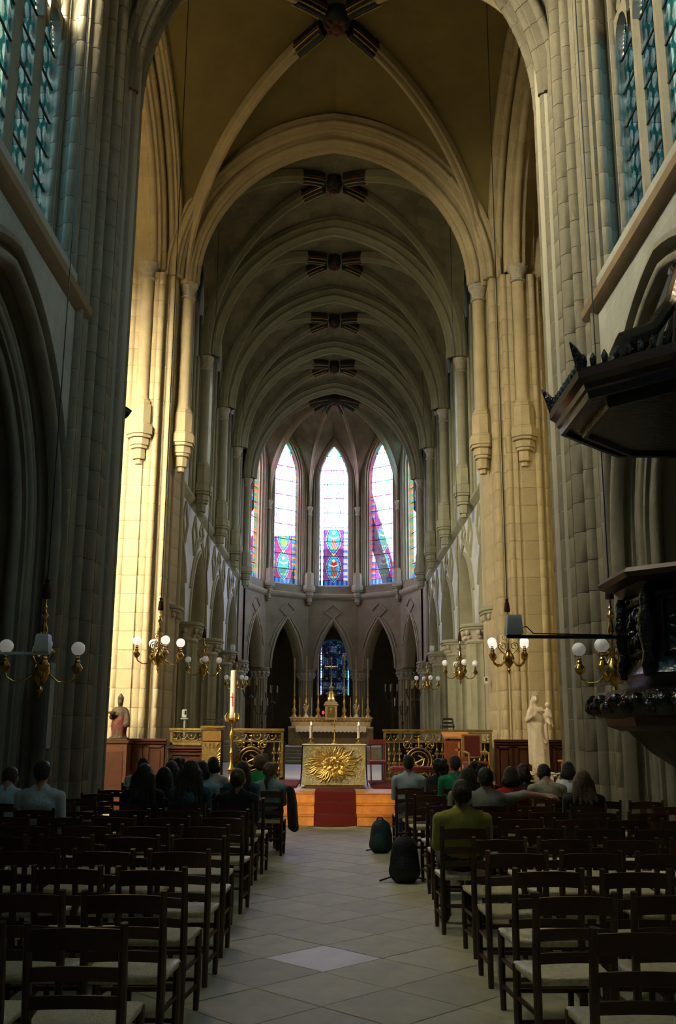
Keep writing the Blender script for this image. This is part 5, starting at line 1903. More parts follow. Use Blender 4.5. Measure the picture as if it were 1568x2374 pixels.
pd = thing('wood_pedestal', 'tall brown wooden pedestal carrying the bishop statue', 'pedestal', (-4.82, 22.18, 0))
m = MB()
m.bevbox((0, 0, .72), (.52, .46, 1.36), .01)
m.build('shaft', mat('brown_pedestal_wood', (0.12, 0.042, 0.015), .45, vary=.25, scale=6), pd)
m = MB()
m.bevbox((0, 0, 1.44), (.58, .52, .07), .012)
m.bevbox((0, 0, .06), (.58, .52, .12), .012)
m.build('mouldings', WOOD_P, pd)
m = MB()
m.bevbox((0, -.235, .76), (.36, .02, .95), .008)
m.build('panel', WOOD_P, pd)

# bishop statue
BIS = mat('aged_painted_wood', (0.075, 0.050, 0.024), .65, vary=.45, scale=9, bump=.5, bscale=24)
BRED = mat('worn_red_paint', (0.12, 0.022, 0.014), .7, vary=.4, scale=14, bump=.4, bscale=26)
st = thing('bishop_statue', 'small old painted wooden statue of a mitred bishop in worn red robes', 'statue', (-4.80, 22.18, 1.476))
P = [('c', (0, 0, .05), (0, 0, .42), .17, .13, 0), ('e', (0, -.02, .30), (.18, .14, .26), 1), ('e', (0, 0, .56), (.15, .10, .16), 0), ('c', (-.1, 0, .66), (.1, 0, .66), .06, .06, 0),
     ('c', (0, 0, .7), (0, -.005, .76), .045, .045, 0), ('e', (0, -.01, .82), (.06, .068, .078), 0), ('c', (0, 0, .88), (0, 0, .92), .066, .06, 0), ('c', (0, 0, .93), (0, 0, 1.02), .062, .012, 0),
     ('c', (-.14, 0, .62), (-.16, -.10, .50), .055, .05, 0), ('c', (-.16, -.10, .50), (-.13, -.2, .57), .05, .04, 0), ('r', (-.14, -.2, .60), (.10, .06, .03), .2, 0),
     ('c', (.14, 0, .62), (.18, -.04, .46), .055, .055, 0), ('c', (.18, -.04, .46), (.18, -.1, .34), .05, .07, 0), ('e', (0, 0, .04), (.22, .18, .05), 0),
     ('c', (-.1, -.12, .1), (-.04, -.1, .45), .035, .03, 1), ('c', (.08, -.12, .08), (.06, -.1, .45), .04, .03, 1), ('c', (0, -.13, .08), (0, -.12, .4), .03, .03, 0), ('c', (0, -.07, .82), (0, -.078, .8), .012, .012, 0)]
link('figure', sdf_mesh('figure', P, .012, .03, [BIS, BRED], .031), st)
m = MB()
m.bevbox((0, 0, .015), (.44, .36, .03), .006)
m.build('base', BIS, st)

# madonna statue
pl = thing('stone_plinth', 'low pale stone plinth under the madonna statue', 'plinth', (4.52, 22.05, 0))
m = MB()
m.bevbox((0, 0, .40), (.50, .46, .80), .015)
m.bevbox((0, 0, .82), (.56, .50, .05), .01)
m.build('block', WHITE_S, pl)
st = thing('madonna_statue', 'white marble statue of a crowned woman holding a child', 'statue', (4.52, 22.05, .846))
P = [('c', (.03, 0, .05), (.0, 0, .55), .19, .17, 0), ('c', (0, 0, .55), (-.02, .0, .95), .165, .15, 0), ('e', (-.03, 0, 1.15), (.16, .115, .2), 0), ('c', (-.14, .0, 1.34), (.08, 0, 1.34), .065, .06, 0),
     ('c', (-.03, 0, 1.36), (-.035, -.01, 1.47), .048, .045, 0), ('e', (-.04, -.02, 1.56), (.068, .078, .095), 0), ('e', (-.04, .015, 1.57), (.085, .08, .11), 0),
     ('c', (-.11, .02, 1.52), (-.15, .03, 1.2), .05, .06, 0), ('c', (-.17, 0, 1.3), (-.24, -.03, 1.12), .06, .055, 0), ('c', (-.24, -.03, 1.12), (-.16, -.16, 1.18), .05, .04, 0), ('c', (-.16, -.16, 1.18), (-.13, -.17, 1.42), .018, .014, 0),
     ('c', (.1, 0, 1.3), (.2, -.03, 1.08), .06, .055, 0), ('c', (.2, -.03, 1.08), (.2, -.16, 1.08), .05, .045, 0),
     ('e', (.20, -.1, 1.24), (.085, .08, .13), 0), ('e', (.205, -.1, 1.44), (.058, .06, .07), 0), ('c', (.16, -.12, 1.3), (.02, -.13, 1.33), .03, .022, 0), ('c', (.25, -.1, 1.3), (.27, -.16, 1.18), .03, .022, 0),
     ('c', (.2, -.12, 1.14), (.22, -.22, 1.02), .042, .03, 0), ('c', (.24, -.1, 1.12), (.28, -.18, .98), .042, .03, 0),
     ('c', (-.12, -.1, .1), (-.06, -.12, .9), .05, .035, 0), ('c', (.08, -.14, .06), (.02, -.12, .95), .05, .03, 0), ('c', (.17, -.06, .1), (.16, -.08, 1.0), .05, .04, 0), ('c', (-.17, 0, .2), (-.19, .0, 1.15), .06, .05, 0),
     ('c', (-.15, -.08, 1.02), (.14, -.13, .62), .035, .03, 0), ('c', (-.1, -.1, .9), (.12, -.14, .5), .03, .025, 0), ('c', (0, -.16, .03), (.02, -.18, .05), .05, .04, 0), ('c', (-.04, -.098, 1.56), (-.04, -.108, 1.54), .011, .013, 0)]
link('figure', sdf_mesh('figure', P, .013, .028, [WHITE_S], .002), st)
cw = MB()
for k in range(8):
    a = 2 * PI * k / 8
    cw.tube([(-.04 + .075 * math.cos(a), .0 + .075 * math.sin(a), 1.64), (-.04 + .09 * math.cos(a), .0 + .09 * math.sin(a), 1.76)], [.02, .008], 6)
cw.build('crown', WHITE_S, st)
# flowers
WF = mat('white_petals', (0.82, 0.78, 0.66), .8, vary=.15, scale=30)
LEAFM = mat('dark_leaves', (0.035, 0.09, 0.02), .6, vary=.4, scale=20)
def bouquet(label, loc, r, n, seed, vase=True):
    t = thing('flower_bouquet', label, 'flowers', loc)
    rr = random.Random(seed)
    if vase:
        v = MB()
        v.lathe([(.05, 0), (.07, .04), (.075, .1), (.05, .16), (.06, .19)], (0, 0, 0), 14)
        v.build('vase', WHITE_S, t)
    lf = MB()
    for k in range(n):
        a, e = rr.uniform(0, 2 * PI), rr.uniform(.1, 1.4)
        d = (math.cos(a) * math.cos(e) * r, math.sin(a) * math.cos(e) * r, math.sin(e) * r * .9 + .18)
        f = MB()
        for q in range(5):
            b = 2 * PI * q / 5
            f.sphere((d[0] + .022 * math.cos(b), d[1] + .022 * math.sin(b), d[2]), (.02, .02, .014), 6, 4)
        f.sphere(d, .014, 6, 4)
        f.build('flower', WF, t)
        lf.tube([(0, 0, .15), (d[0] * .6, d[1] * .6, d[2] * .7), d], .004, 4)
        lf.sphere((d[0] * .8, d[1] * .8, d[2] - .04), (.03, .03, .012), 6, 4)
    o = lf.build('leaves', LEAFM, t)
    o['kind'] = 'stuff'
    return t
bouquet('white flowers at the feet of the madonna, statue-facing side', (4.20, 21.62, .62), .11, 20, 1)
bouquet('white flowers below the madonna, beside the man with bowed head', (4.52, 21.60, .56), .11, 20, 2)
bouquet('tall white lilies against the madonna drapery', (4.84, 21.62, .80), .11, 18, 4)
fp = thing('flower_stand', 'low wooden stand carrying the flowers before the madonna', 'stand', (4.52, 21.62, 0))
m = MB()
m.bevbox((0.03, 0, .53), (.78, .34, .045), .008)
m.build('top', WOOD_P, fp)
for sx in (-1, 1):
    for sy in (-1, 1):
        m = MB()
        m.tube([(sx * .3, sy * .12, 0), (sx * .3, sy * .12, .51)], .018, 6)
        m.build('leg', WOOD_P, fp)
bpy.data.objects['flower_bouquet'].location.z = .556
bpy.data.objects['flower_bouquet.001'].location.z = .556
bpy.data.objects['flower_bouquet.002'].location.z = .556

# ------------------------------------------------------------------ sunburst lectern, paschal candle, red chairs and benches
lt = thing('sunburst_lectern', 'square gilded lectern with a sunburst front panel', 'lectern', (-2.79, 22.85, .553))
m = MB()
m.bevbox((0, 0, .60), (.46, .34, 1.2), .012)
m.build('body', WOOD_P, lt)
m = MB()
m.bevbox((0, -.18, .46), (.43, .02, .86), .006)
m.build('gilt_panel', GOLD_D, lt)
m = MB()
m.bevbox((0, -.18, 1.03), (.42, .02, .24), .006)
m.build('upper_panel', mat('gilt_wood', (.42, .26, .07), .4, .6, vary=.3, scale=12), lt)
m = MB()
m.bevbox((0, -.02, 1.22), (.52, .42, .05), .01)
m.bevbox((0, -.02, 1.175), (.49, .39, .03), .008)
m.build('top', GOLD, lt)
for k in range(26):
    a = 2 * PI * k / 26
    m = MB()
    c, s_ = math.cos(a), math.sin(a)
    q = min(.20 / max(abs(c), 1e-6), .40 / max(abs(s_), 1e-6))
    m.tube([(c * q, -.195, .46 + s_ * q), (c * q * .84, -.20, .46 + s_ * q * .84), (c * q * .62, -.193, .46 + s_ * q * .7)], [.018, .014, .003], 6)
    m.build('sun_ray', GOLD, lt)
mi = thing('microphone', 'thin black microphone on the sunburst lectern', 'microphone', (-2.77, 22.80, 1.80))
m = MB()
m.tube([(0, 0, -.002), (0, .0, .1), (.01, -.02, .3)], .005, 6)
m.build('gooseneck', BLACKM, mi)
m = MB()
m.lathe([(.008, 0), (.013, .01), (.013, .04), (.005, .05)], (.01, -.02, .29), 8)
m.build('capsule', BLACKM, mi)

pc = thing('paschal_candle', 'tall white paschal candle with red cross on a gilt stand', 'candle', (-2.30, 22.3, .553))
m = MB()
m.lathe([(.16, 0), (.16, .03), (.10, .07), (.05, .12), (.035, .2), (.06, .26), (.10, .30), (.06, .36), (.03, .42), (.026, .62), (.05, .66), (.026, .70), (.026, .92), (.055, .98), (.06, 1.08), (.03, 1.14), (.026, 1.26), (.07, 1.33), (.13, 1.38), (.13, 1.41), (.05, 1.42)], (0, 0, 0), 16)
m.build('stand', GOLD, pc)
for k in range(6):
    a = 2 * PI * k / 6
    m = MB()
    m.tube([(.06 * math.cos(a), .06 * math.sin(a), 1.34), (.14 * math.cos(a), .14 * math.sin(a), 1.36), (.155 * math.cos(a), .155 * math.sin(a), 1.46), (.12 * math.cos(a), .12 * math.sin(a), 1.53)], [.02, .025, .02, .006], 6)
    m.build('crown_leaf', GOLD, pc)
cd = MB()
cd.lathe([(.062, 1.40), (.062, 2.465), (.05, 2.475), (.01, 2.46)], (0, 0, 0), 18)
cdo = cd.build('candle', CANDLE, pc)
m = MB()
RX = mat('red_wax', (0.62, 0.06, 0.04), .5)
m.box((0, -.061, 1.82), (.018, .008, .30))
m.box((0, -.061, 1.88), (.10, .008, .018))
m.build('red_cross', RX, cdo)

def bench(label, x0, x1, y):
    t = thing('kneeling_bench', label, 'bench', ((x0 + x1) / 2, y, .553))
    w = x1 - x0
    m = MB()
    m.bevbox((0, 0, .37), (w, .3, .05), .01)
    m.build('frame', WOOD_P, t)
    m = MB()
    m.bevbox((0, 0, .425), (w - .02, .29, .07), .025)
    m.build('cushion', VELVET, t)
    for sx in (-1, 1):
        for sy in (-1, 1):
            m = MB()
            m.tube([(sx * (w / 2 - .05), sy * .11, 0), (sx * (w / 2 - .05), sy * .11, .35)], .022, 8)
            m.build('leg', WOOD_P, t)
    m = MB()
    m.tube([(-w / 2 + .05, 0, .12), (w / 2 - .05, 0, .12)], .014, 6)
    m.build('stretcher', WOOD_P, t)
bench('long low bench with red cushion beside the altar', 1.12, 2.15, 20.1)
bench('low bench with red cushion before the madonna flowers', 4.0, 4.75, 20.6)
bpy.data.objects['kneeling_bench.001'].location = (4.3, 20.9, 0.0)

def armchair(label, x, y, rz, z=.603):
    t = thing('red_armchair', label, 'armchair', (x, y, z), rz)
    G = mat('gilt_chair_wood', (.50, .33, .12), .45, .3, vary=.2, scale=10)
    m = MB()
    m.bevbox((0, 0, .42), (.46, .44, .09), .03)
    m.build('seat', VELVET, t)
    m = MB()
    m.bevbox((0, .2, .78), (.36, .05, .44), .02)
    m.build('backrest', VELVET, t)
    m = MB()
    for cx_, cz, w, h in ((0, 1.02, .46, .05), (0, .55, .46, .045), (-.205, .78, .05, .5), (.205, .78, .05, .5)):
        m.bevbox((cx_, .205, cz), (w, .055, h), .012)
    m.build('back_frame', G, t)
    for s in (-1, 1):
        m = MB()
        m.tube([(s * .22, .2, .66), (s * .24, 0, .67), (s * .23, -.2, .64), (s * .225, -.22, .40)], [.022, .024, .026, .02], 8)
        m.build('armrest', G, t)
        for yy in (-.19, .2):
            m = MB()
            m.tube([(s * .205, yy, 0), (s * .205, yy, .40)], [.018, .026], 8)
            m.build('leg', G, t)
armchair('gilt-framed red velvet armchair beside the wooden lectern', 3.05, 21.6, .25, .603)
sc = thing('red_stool', 'dark red stool behind the altar near the railing opening', 'stool', (.98, 22.6, .603))
m = MB()
m.bevbox((0, 0, .42), (.38, .36, .07), .02)
m.build('seat', VELVET, sc)
for sx in (-1, 1):
    for sy in (-1, 1):
        m = MB()
        m.tube([(sx * .15, sy * .14, 0), (sx * .16, sy * .15, .40 if sy < 0 else .9)], .016, 6)
        m.build('leg', VELVET, sc)
m = MB()
m.bevbox((0, .15, .85), (.36, .03, .12), .01)
m.build('back_slat', VELVET, sc)
wl = thing('wooden_lectern', 'plain red-brown wooden lectern with inlaid cross beside the armchair', 'lectern', (2.72, 22.35, .603))
m = MB()
m.bevbox((0, 0, .47), (.50, .32, .94), .012)
m.build('body', mat('warm_red_wood', (.28, .085, .03), .45, vary=.25, scale=6), wl)
m = MB()
m.loft([[(-.3, -.22, .96), (.3, -.22, .96), (.3, .2, 1.06), (-.3, .2, 1.06)], [(-.3, -.22, .99), (.3, -.22, .99), (.3, .2, 1.09), (-.3, .2, 1.09)]], True, True)
m.build('desk', WOOD_S, wl)
m = MB()
m.box((.05, -.165, .55), (.045, .02, .62))
m.box((.05, -.165, .70), (.17, .02, .045))
m.build('inlaid_cross', WOOD_S, wl)

# ------------------------------------------------------------------ high altar with tabernacle and candles
ha = thing('high_altar', 'carved marble high altar with stepped retable and tabernacle', 'altar', (CX - .05, 41.4, 1.15))
def hp(nm, fn, mt=MARBLE):
    m = MB()
    fn(m)
    return m.build(nm, mt, ha)
hp('tomb', lambda m: m.loft([[(-1.05, -.35, .0), (1.05, -.35, 0), (1.05, .5, 0), (-1.05, .5, 0)], [(-1.1, -.4, .2), (1.1, -.4, .2), (1.1, .5, .2), (-1.1, .5, .2)], [(-1.35, -.48, .66), (1.35, -.48, .66), (1.35, .5, .66), (-1.35, .5, .66)]], True, True), DARKSTONE)
for s in (-1, 1):
    hp('side_block', lambda m: m.bevbox((s * 1.45, .2, .36), (.62, .8, .72), .02))
    hp('side_panel', lambda m: m.bevbox((s * 1.45, -.21, .38), (.42, .04, .42), .015))
hp('table', lambda m: m.bevbox((0, 0, .72), (3.5, 1.1, .08), .015))
hp('retable', lambda m: (m.bevbox((0, .35, .86), (3.3, .5, .2), .02), m.bevbox((0, .4, 1.02), (3.4, .5, .14), .02), m.bevbox((0, .4, 1.12), (3.5, .54, .06), .015)))
hp('carved_band', lambda m: [m.sphere((-1.6 + .16 * k, .12, 1.02), (.06, .03, .05), 7, 5) for k in range(21)], GOLD_D).__setitem__('kind', 'stuff')
hp('tabernacle', lambda m: (m.bevbox((0, .2, 1.35), (.5, .45, .62), .015), m.bevbox((0, .2, 1.66), (.62, .55, .08), .02), m.bevbox((0, .2, 1.73), (.54, .48, .08), .02), m.bevbox((0, .2, 1.79), (.42, .4, .05), .015)))
hp('tabernacle_door', lambda m: (m.bevbox((0, -.03, 1.36), (.30, .03, .44), .01), m.sphere((0, -.045, 1.42), (.05, .02, .1), 10, 6)), GOLD)
lc = MB()
lc.bevbox((0, -.26, .772), (2.9, .64, .014), .004)
n = 36
rows = [[(-1.45 + 2.9 * k / n, -.585 - .008 * math.sin(k * 1.3), .775) for k in range(n + 1)], [(-1.45 + 2.9 * k / n, -.60 - .015 * math.sin(k * 1.3), .60) for k in range(n + 1)],
        [(-1.45 + 2.9 * k / n, -.60 - .015 * math.sin(k * 1.3), .53 if k % 2 else .57) for k in range(n + 1)]]
lc.loft(rows, False)
lo_ = lc.build('lace_cloth', LINEN)
lo_.location = (CX - .05, 41.4, 1.15)
tag(lo_, 'white lace-edged cloth hanging over the high altar table', 'cloth')
TZ = 1.15 + 1.152
def tall_candle(x, label, h=2.1):
    t = thing('tall_candlestick', label, 'candlestick', (CX - .05 + x, 41.82, TZ), 0, 'tall gilt candlesticks on the high altar')
    m = MB()
    m.lathe([(.14, 0), (.13, .05), (.07, .1), (.05, .16), (.085, .24), (.10, .3), (.05, .38), (.03, .46), (.045, .55), (.055, .64), (.03, .72), (.025, .86), (.06, .92), (.06, .95), (.02, .96)], (0, 0, 0), 12)
    m.build('stick', GOLD, t)
    m = MB()
    m.lathe([(.026, .95), (.024, .95 + h), (.008, .955 + h)], (0, 0, 0), 8)
    m.build('candle', mat('aged_wax', (.52, .40, .22), .6), t)
for x, h, lb in ((-1.56, 1.5, 'outermost on the statue side'), (-1.06, 1.6, 'middle of three on the statue side'), (-.55, 1.7, 'beside the tabernacle, statue side'), (.55, 1.7, 'beside the tabernacle, pulpit side'), (1.06, 1.6, 'middle of three on the pulpit side'), (1.56, 1.5, 'outermost on the pulpit side')):
    tall_candle(x, 'tall gilt candlestick on the high altar, ' + lb, h)
for x, lb in ((-1.32, 'outer, statue side'), (-.82, 'inner, statue side'), (.82, 'inner, pulpit side'), (1.32, 'outer, pulpit side')):
    t = thing('thin_candlestick', 'short thin gilt candlestick on the high altar retable, ' + lb, 'candlestick', (CX - .05 + x, 41.72, TZ))
    m = MB()
    m.lathe([(.06, 0), (.04, .05), (.015, .12), (.013, .2)], (0, 0, 0), 8)
    m.build('stick', GOLD_D, t)
    m = MB()
    m.lathe([(.013, .2), (.011, .82), (.004, .83)], (0, 0, 0), 6)
    m.build('candle', MATS['aged_wax'], t)
for x, lb in ((-1.06, 'statue'), (1.06, 'pulpit')):
    t = thing('white_flower_vase', 'small white vase with flowers on the high altar, %s side' % lb, 'vase', (CX - .05 + x, 41.62, TZ))
    m = MB()
    m.lathe([(.04, 0), (.05, .06), (.045, .13), (.05, .14)], (0, 0, 0), 10)
    m.build('vase', LINEN, t)
    for k in range(9):
        a = k * 2.4
        m = MB()
        m.tube([(0, 0, .13), (.05 * math.cos(a), .04 * math.sin(a), .3), (.12 * math.cos(a), .08 * math.sin(a), .36 + .02 * k)], .006, 4)
        m.sphere((.12 * math.cos(a), .08 * math.sin(a), .37 + .02 * k), .028, 6, 4)
        m.build('flower', WF if k % 2 else GOLD, t)
t = thing('high_cross', 'gilt crucifix on a domed foot above the tabernacle', 'cross', (CX - .05, 41.6, 1.15 + 1.817))
m = MB()
m.lathe([(.17, 0), (.165, .1), (.15, .3), (.10, .38), (.05, .42), (.09, .5), (.10, .56), (.04, .64), (.03, .7)], (0, 0, 0), 14)
m.build('foot', GOLD, t)
m = MB()
m.tube([(0, 0, .66), (0, 0, 1.72)], .03, 8)
m.tube([(-.22, 0, 1.42), (.22, 0, 1.42)], .03, 8)
for p in ((0, 0, 1.76), (-.25, 0, 1.42), (.25, 0, 1.42)):
    m.sphere(p, .045, 8, 6)
m.lathe([(.07, -.02), (.09, 0), (.07, .02)], (0, 0, 1.42), 12)
m.build('cross_bars', GOLD, t)
P = [('c', (0, -.05, 1.36), (0, -.05, 1.18), .035, .025, 0), ('c', (0, -.05, 1.18), (.01, -.05, .95), .028, .015, 0), ('e', (0, -.06, 1.45), (.025, .025, .032), 0), ('c', (0, -.05, 1.36), (-.18, -.04, 1.42), .018, .012, 0), ('c', (0, -.05, 1.36), (.18, -.04, 1.42), .018, .012, 0)]
link('corpus', sdf_mesh('corpus', P, .01, .015, [GOLD]), t)
for s in (-1, 1):
    t = thing('votive_lamp', 'small glowing lamp at the foot of the high crucifix, %s side' % ('statue' if s < 0 else 'pulpit'), 'lamp', (CX - .05 + s * .10, 41.40, 1.15 + 1.817))
    m = MB()
    m.lathe([(.03, 0), (.04, .04), (.035, .09)], (0, 0, 0), 10)
    m.build('cup', CANDLE, t)
    m = MB()
    m.sphere((0, 0, .10), (.022, .022, .035), 8, 6)
    m.build('flame', FLAME, t)
t = thing('sanctuary_lamp', 'small red sanctuary lamp glowing beside the tabernacle', 'lamp', (CX - .38, 41.62, TZ))
m = MB()
m.lathe([(.04, 0), (.02, .05), (.02, .1), (.04, .13)], (0, 0, 0), 10)
m.build('stem', GOLD_D, t)
m = MB()
m.lathe([(.035, .13), (.05, .17), (.045, .24), (.03, .26)], (0, 0, 0), 10)
m.build('glass', RED_GLASS, t)

# standing candelabra in the apse
def candelabrum(label, x, y, h, lit=False):
    t = thing('candelabrum', label, 'candelabrum', (x, y, .553))
    IR = mat('dark_bronze', (.07, .045, .022), .4, .8)
    m = MB()
    m.lathe([(.22, 0), (.2, .05), (.06, .14), (.035, .3), (.05, .7), (.03, .9), (.03, h * .6), (.06, h * .62), (.025, h * .68), (.025, h)], (0, 0, 0), 12)
    m.build('stem', IR, t)
    for k in range(7):
        a = 2 * PI * k / 7
        rr = .34 if k else 0
        p = (rr * math.cos(a), rr * math.sin(a))
        m = MB()
        m.tube([(0, 0, h * .8), (p[0] * .6, p[1] * .6, h * .76), (p[0], p[1], h * .86), (p[0], p[1], h * .9)], .014, 6)
        m.lathe([(.01, 0), (.045, .02), (.045, .03)], (p[0], p[1], h * .9), 8)
        ao = m.build('branch', IR, t)
        c = MB()
        c.lathe([(.016, h * .9 + .02), (.016, h * .9 + .34), (.004, h * .9 + .35)], (p[0], p[1], 0), 8)
        c.build('candle', MATS['aged_wax'], ao)
candelabrum('tall dark candelabrum beyond the paschal candle', -3.15, 37.0, 3.1)
candelabrum('tall dark candelabrum beside the high altar, statue side', -2.75, 43.6, 3.1)
candelabrum('tall dark candelabrum beside the high altar, pulpit side', 2.55, 43.6, 3.2)
candelabrum('tall dark candelabrum near the choir pillars, pulpit side', 3.0, 37.0, 3.0)
candelabrum('dark candelabrum before the apse pillar, pulpit side', 2.75, 40.2, 2.4)
candelabrum('dark candelabrum before the apse pillar, statue side', -3.0, 41.0, 2.4)

# ------------------------------------------------------------------ hanging brass lamps
def make_lamp(cable, globe=None):
    t = bpy.data.objects.new('brass_chandelier', None)
    COL.objects.link(t)
    m = MB()
    m.tube([(0, 0, .95), (0, 0, cable)], .009, 6)
    m.build('cable', BLACKM, t)
    m = MB()
    m.lathe([(.015, .98), (.035, .96), (.02, .93), (.04, .90), (.055, .76), (.05, .74), (.01, .735)], (0, 0, 0), 12)
    m.build('tassel', mat('dark_red_tassel', (.05, .008, .008), .9, vary=.3, scale=30), t)
    m = MB()
    m.lathe([(.012, .74), (.012, .66), (.03, .63), (.014, .60), (.035, .56), (.05, .54), (.02, .50), (.022, .44), (.05, .36), (.042, .32), (.02, .29), (.022, .05), (.05, .02), (.09, -.06), (.105, -.12), (.09, -.2), (.04, -.27), (.02, -.30), (.035, -.34), (.01, -.38), (.004, -.42)], (0, 0, 0), 18)
    m.build('stem', BRASS, t)
    for k in range(4):
        a = k * PI / 2
        ca, sa = math.cos(a), math.sin(a)
        def rp(r, z):
            return (r * ca, r * sa, z)
        m = MB()
        m.tube([rp(.06, -.10), rp(.11, -.17), rp(.2, -.245), rp(.30, -.25), rp(.385, -.20), rp(.41, -.13)], [.014, .014, .013, .013, .013, .015], 8)
        arm = m.build('arm', BRASS, t)
        m = MB()
        m.lathe([(.02, -.15), (.05, -.12), (.07, -.075), (.055, -.055), (.03, -.02), (.035, .0), (.022, .02), (.03, .045), (.02, .06), (.025, .09)], rp(.41, 0), 14)
        m.build('lamp_cup', BRASS, arm)
        m = MB()
        m.sphere(rp(.41, .155), .082, 20, 12)
        m.build('globe', globe or GLOBE, arm)
        a2 = a + PI / 4
        c2, s2 = math.cos(a2), math.sin(a2)
        m = MB()
        pts = []
        for i in range(26):
            th = i / 25
            if th < .4:
                u = th / .4
                r, z = .05 + .13 * math.sin(u * PI / 2), -.06 + .16 * u
            else:
                u = (th - .4) / .6
                R = .075 * (1 - .75 * u)
                an = u * 2.6 * PI
                r, z = .105 + R * math.cos(an), .10 + R * math.sin(an)
            pts.append((r * c2, r * s2, z))
        m.tube(pts, .010, 6)
        m.build('scroll', BRASS, t)
        m = MB()
        pts = []
        for i in range(16):
            u = i / 15
            R = .055 * (1 - .7 * u)
            an = -PI / 2 + u * 2.2 * PI
            pts.append(((.06 + R * math.cos(an)) * c2, (.06 + R * math.cos(an)) * s2, .27 + R * math.sin(an)))
        m.tube(pts, .007, 6)
        m.build('small_scroll', BRASS, t)
    return t
CH = [(-3.47, 11.6, 2.47, 14.0, .35, 'large hanging brass lamp in front of the nave pillar, statue side'), (3.30, 11.6, 2.50, 14.0, 1.0, 'hanging brass lamp partly hidden behind the pulpit'),
      (-3.245, 18.0, 3.12, 13.35, .45, 'brass lamp with white globes hanging before the sunlit pillar, statue side'), (3.20, 18.0, 3.13, 13.3, .6, 'brass lamp with white globes hanging before the crossing pillar, pulpit side'),
      (-3.5, 26.1, 3.38, 12.3, .25, 'brass lamp hanging in the first choir bay, statue side'), (3.34, 26.1, 3.33, 12.3, .15, 'brass lamp hanging in the first choir bay, pulpit side'),
      (-3.6, 35.9, 3.45, 12.0, .6, 'brass lamp hanging in the third choir bay, behind the paschal candle'), (3.38, 35.9, 3.47, 12.0, .2, 'brass lamp hanging in the third choir bay, pulpit side')]
bpy.context.view_layer.update()
dg = bpy.context.evaluated_depsgraph_get()
for i, (x, y, z, cab, rz, lb) in enumerate(CH):
    hit, hp_, *_r = scene.ray_cast(dg, Vector((x, y, 9.5)), Vector((0, 0, 1)))
    c = make_lamp((hp_.z + .03 if hit else z + cab) - z, GLOBE_BRIGHT if abs(y - 18) < .1 else None)
    c.location = (x, y, z)
    c.rotation_euler = (0, 0, rz)
    tag(c, lb, 'chandelier', 'hanging brass lamps')

# ------------------------------------------------------------------ pulpit with sounding board
def ngon(c, ap, n=8, rot=None):
    R = ap / math.cos(PI / n)
    rot = PI / n if rot is None else rot
    return [(min(3.92, c[0] + R * math.cos(rot + 2 * PI * k / n)), c[1] + R * math.sin(rot + 2 * PI * k / n)) for k in range(n)]
PC = (3.43, 8.40)
pu = thing('pulpit', 'black carved oak pulpit tub on a scrolled bracket', 'pulpit', (0, 0, 0))
def pp_(nm, rings, mt=BLACKW, sm=35):
    m = MB()
    m.loft([[(x, y, z) for x, y in ngon(PC, a)] for a, z in rings], True, True)
    return m.build(nm, mt, pu, sm)
pp_('tub', [(.70, 1.95), (.80, 2.05), (.86, 2.15), (.80, 2.25), (.80, 2.82), (.90, 2.90)])
pp_('ledge', [(.88, 2.90), (1.0, 2.93), (1.03, 2.97), (1.0, 3.01), (.92, 3.02)], mat('red_brown_ledge', (.07, .022, .012), .4))
cu = MB()
tor = [[(x, y, z) for x, y in ngon(PC, a, 24)] for a, z in ((1.0, 1.78), (1.16, 1.80), (1.22, 1.87), (1.22, 1.93), (1.14, 2.0), (.95, 2.03), (.7, 2.0))]
cu.loft(tor, True, True)
cu.build('foot_moulding', mat('black_leaf_carving', (.012, .010, .009), .2, bump=1.0, bscale=16, scale=9, vary=.4, spec=.7), pu)
lf = MB()
for k in range(60):
    a = 2 * PI * k / 60
    if PC[0] + 1.2 * math.cos(a) > 3.84:
        continue
    lf.sphere((PC[0] + 1.20 * math.cos(a), PC[1] + 1.20 * math.sin(a), 1.87 + .05 * (k % 2)), (.07, .07, .06), 8, 5)
o = lf.build('carved_leaves', MATS['black_leaf_carving'], pu)
o['kind'] = 'stuff'
pp_('under_cornice', [(.9, 1.68), (1.0, 1.72), (1.02, 1.79)], MATS['red_brown_ledge'])
m = MB()
br = [[(x, y, z) for x, y in ngon((cx_, PC[1]), a, 16)] for cx_, a, z in ((3.43, .92, 1.70), (3.5, .78, 1.5), (3.62, .52, 1.25), (3.72, .32, .9), (3.76, .24, .5), (3.78, .34, .12), (3.78, .4, 0.0))]
m.loft(br[::-1], True, True)
m.build('bracket', BLACKW, pu)
for k in range(8):
    a = 2 * PI * k / 8
    if PC[0] + .9 * math.cos(a) > 3.8:
        continue
    m = MB()
    d = Vector((math.cos(a), math.sin(a)))
    pt = Vector((-d.y, d.x))
    cen = Vector(PC) + d * .815
    ring_ = []
    for u, z in ((-.22, 2.32), (.22, 2.32), (.22, 2.76), (-.22, 2.76)):
        p = cen + pt * u
        ring_.append((p.x, p.y, z))
    m.tube(ring_, .03, 6, True)
    for q in range(9):
        p = cen + pt * (.13 * math.cos(q * .7)) + d * .0
        m.sphere((p.x, p.y, 2.54 + .12 * math.sin(q * .7)), (.05, .05, .06), 7, 5)
    m.build('carved_panel', MATS['black_leaf_carving'], pu)
    # corner figures
    a2 = a + PI / 8
    c2 = Vector(PC) + Vector((math.cos(a2), math.sin(a2))) * .91
    if c2.x > 3.8:
        continue
    m = MB()
    m.lathe([(.05, 2.12), (.07, 2.2), (.05, 2.32), (.075, 2.45), (.08, 2.6), (.05, 2.7), (.055, 2.78), (.03, 2.84)], (c2.x, c2.y, 0), 10)
    m.build('corner_figure', MATS['black_leaf_carving'], pu)
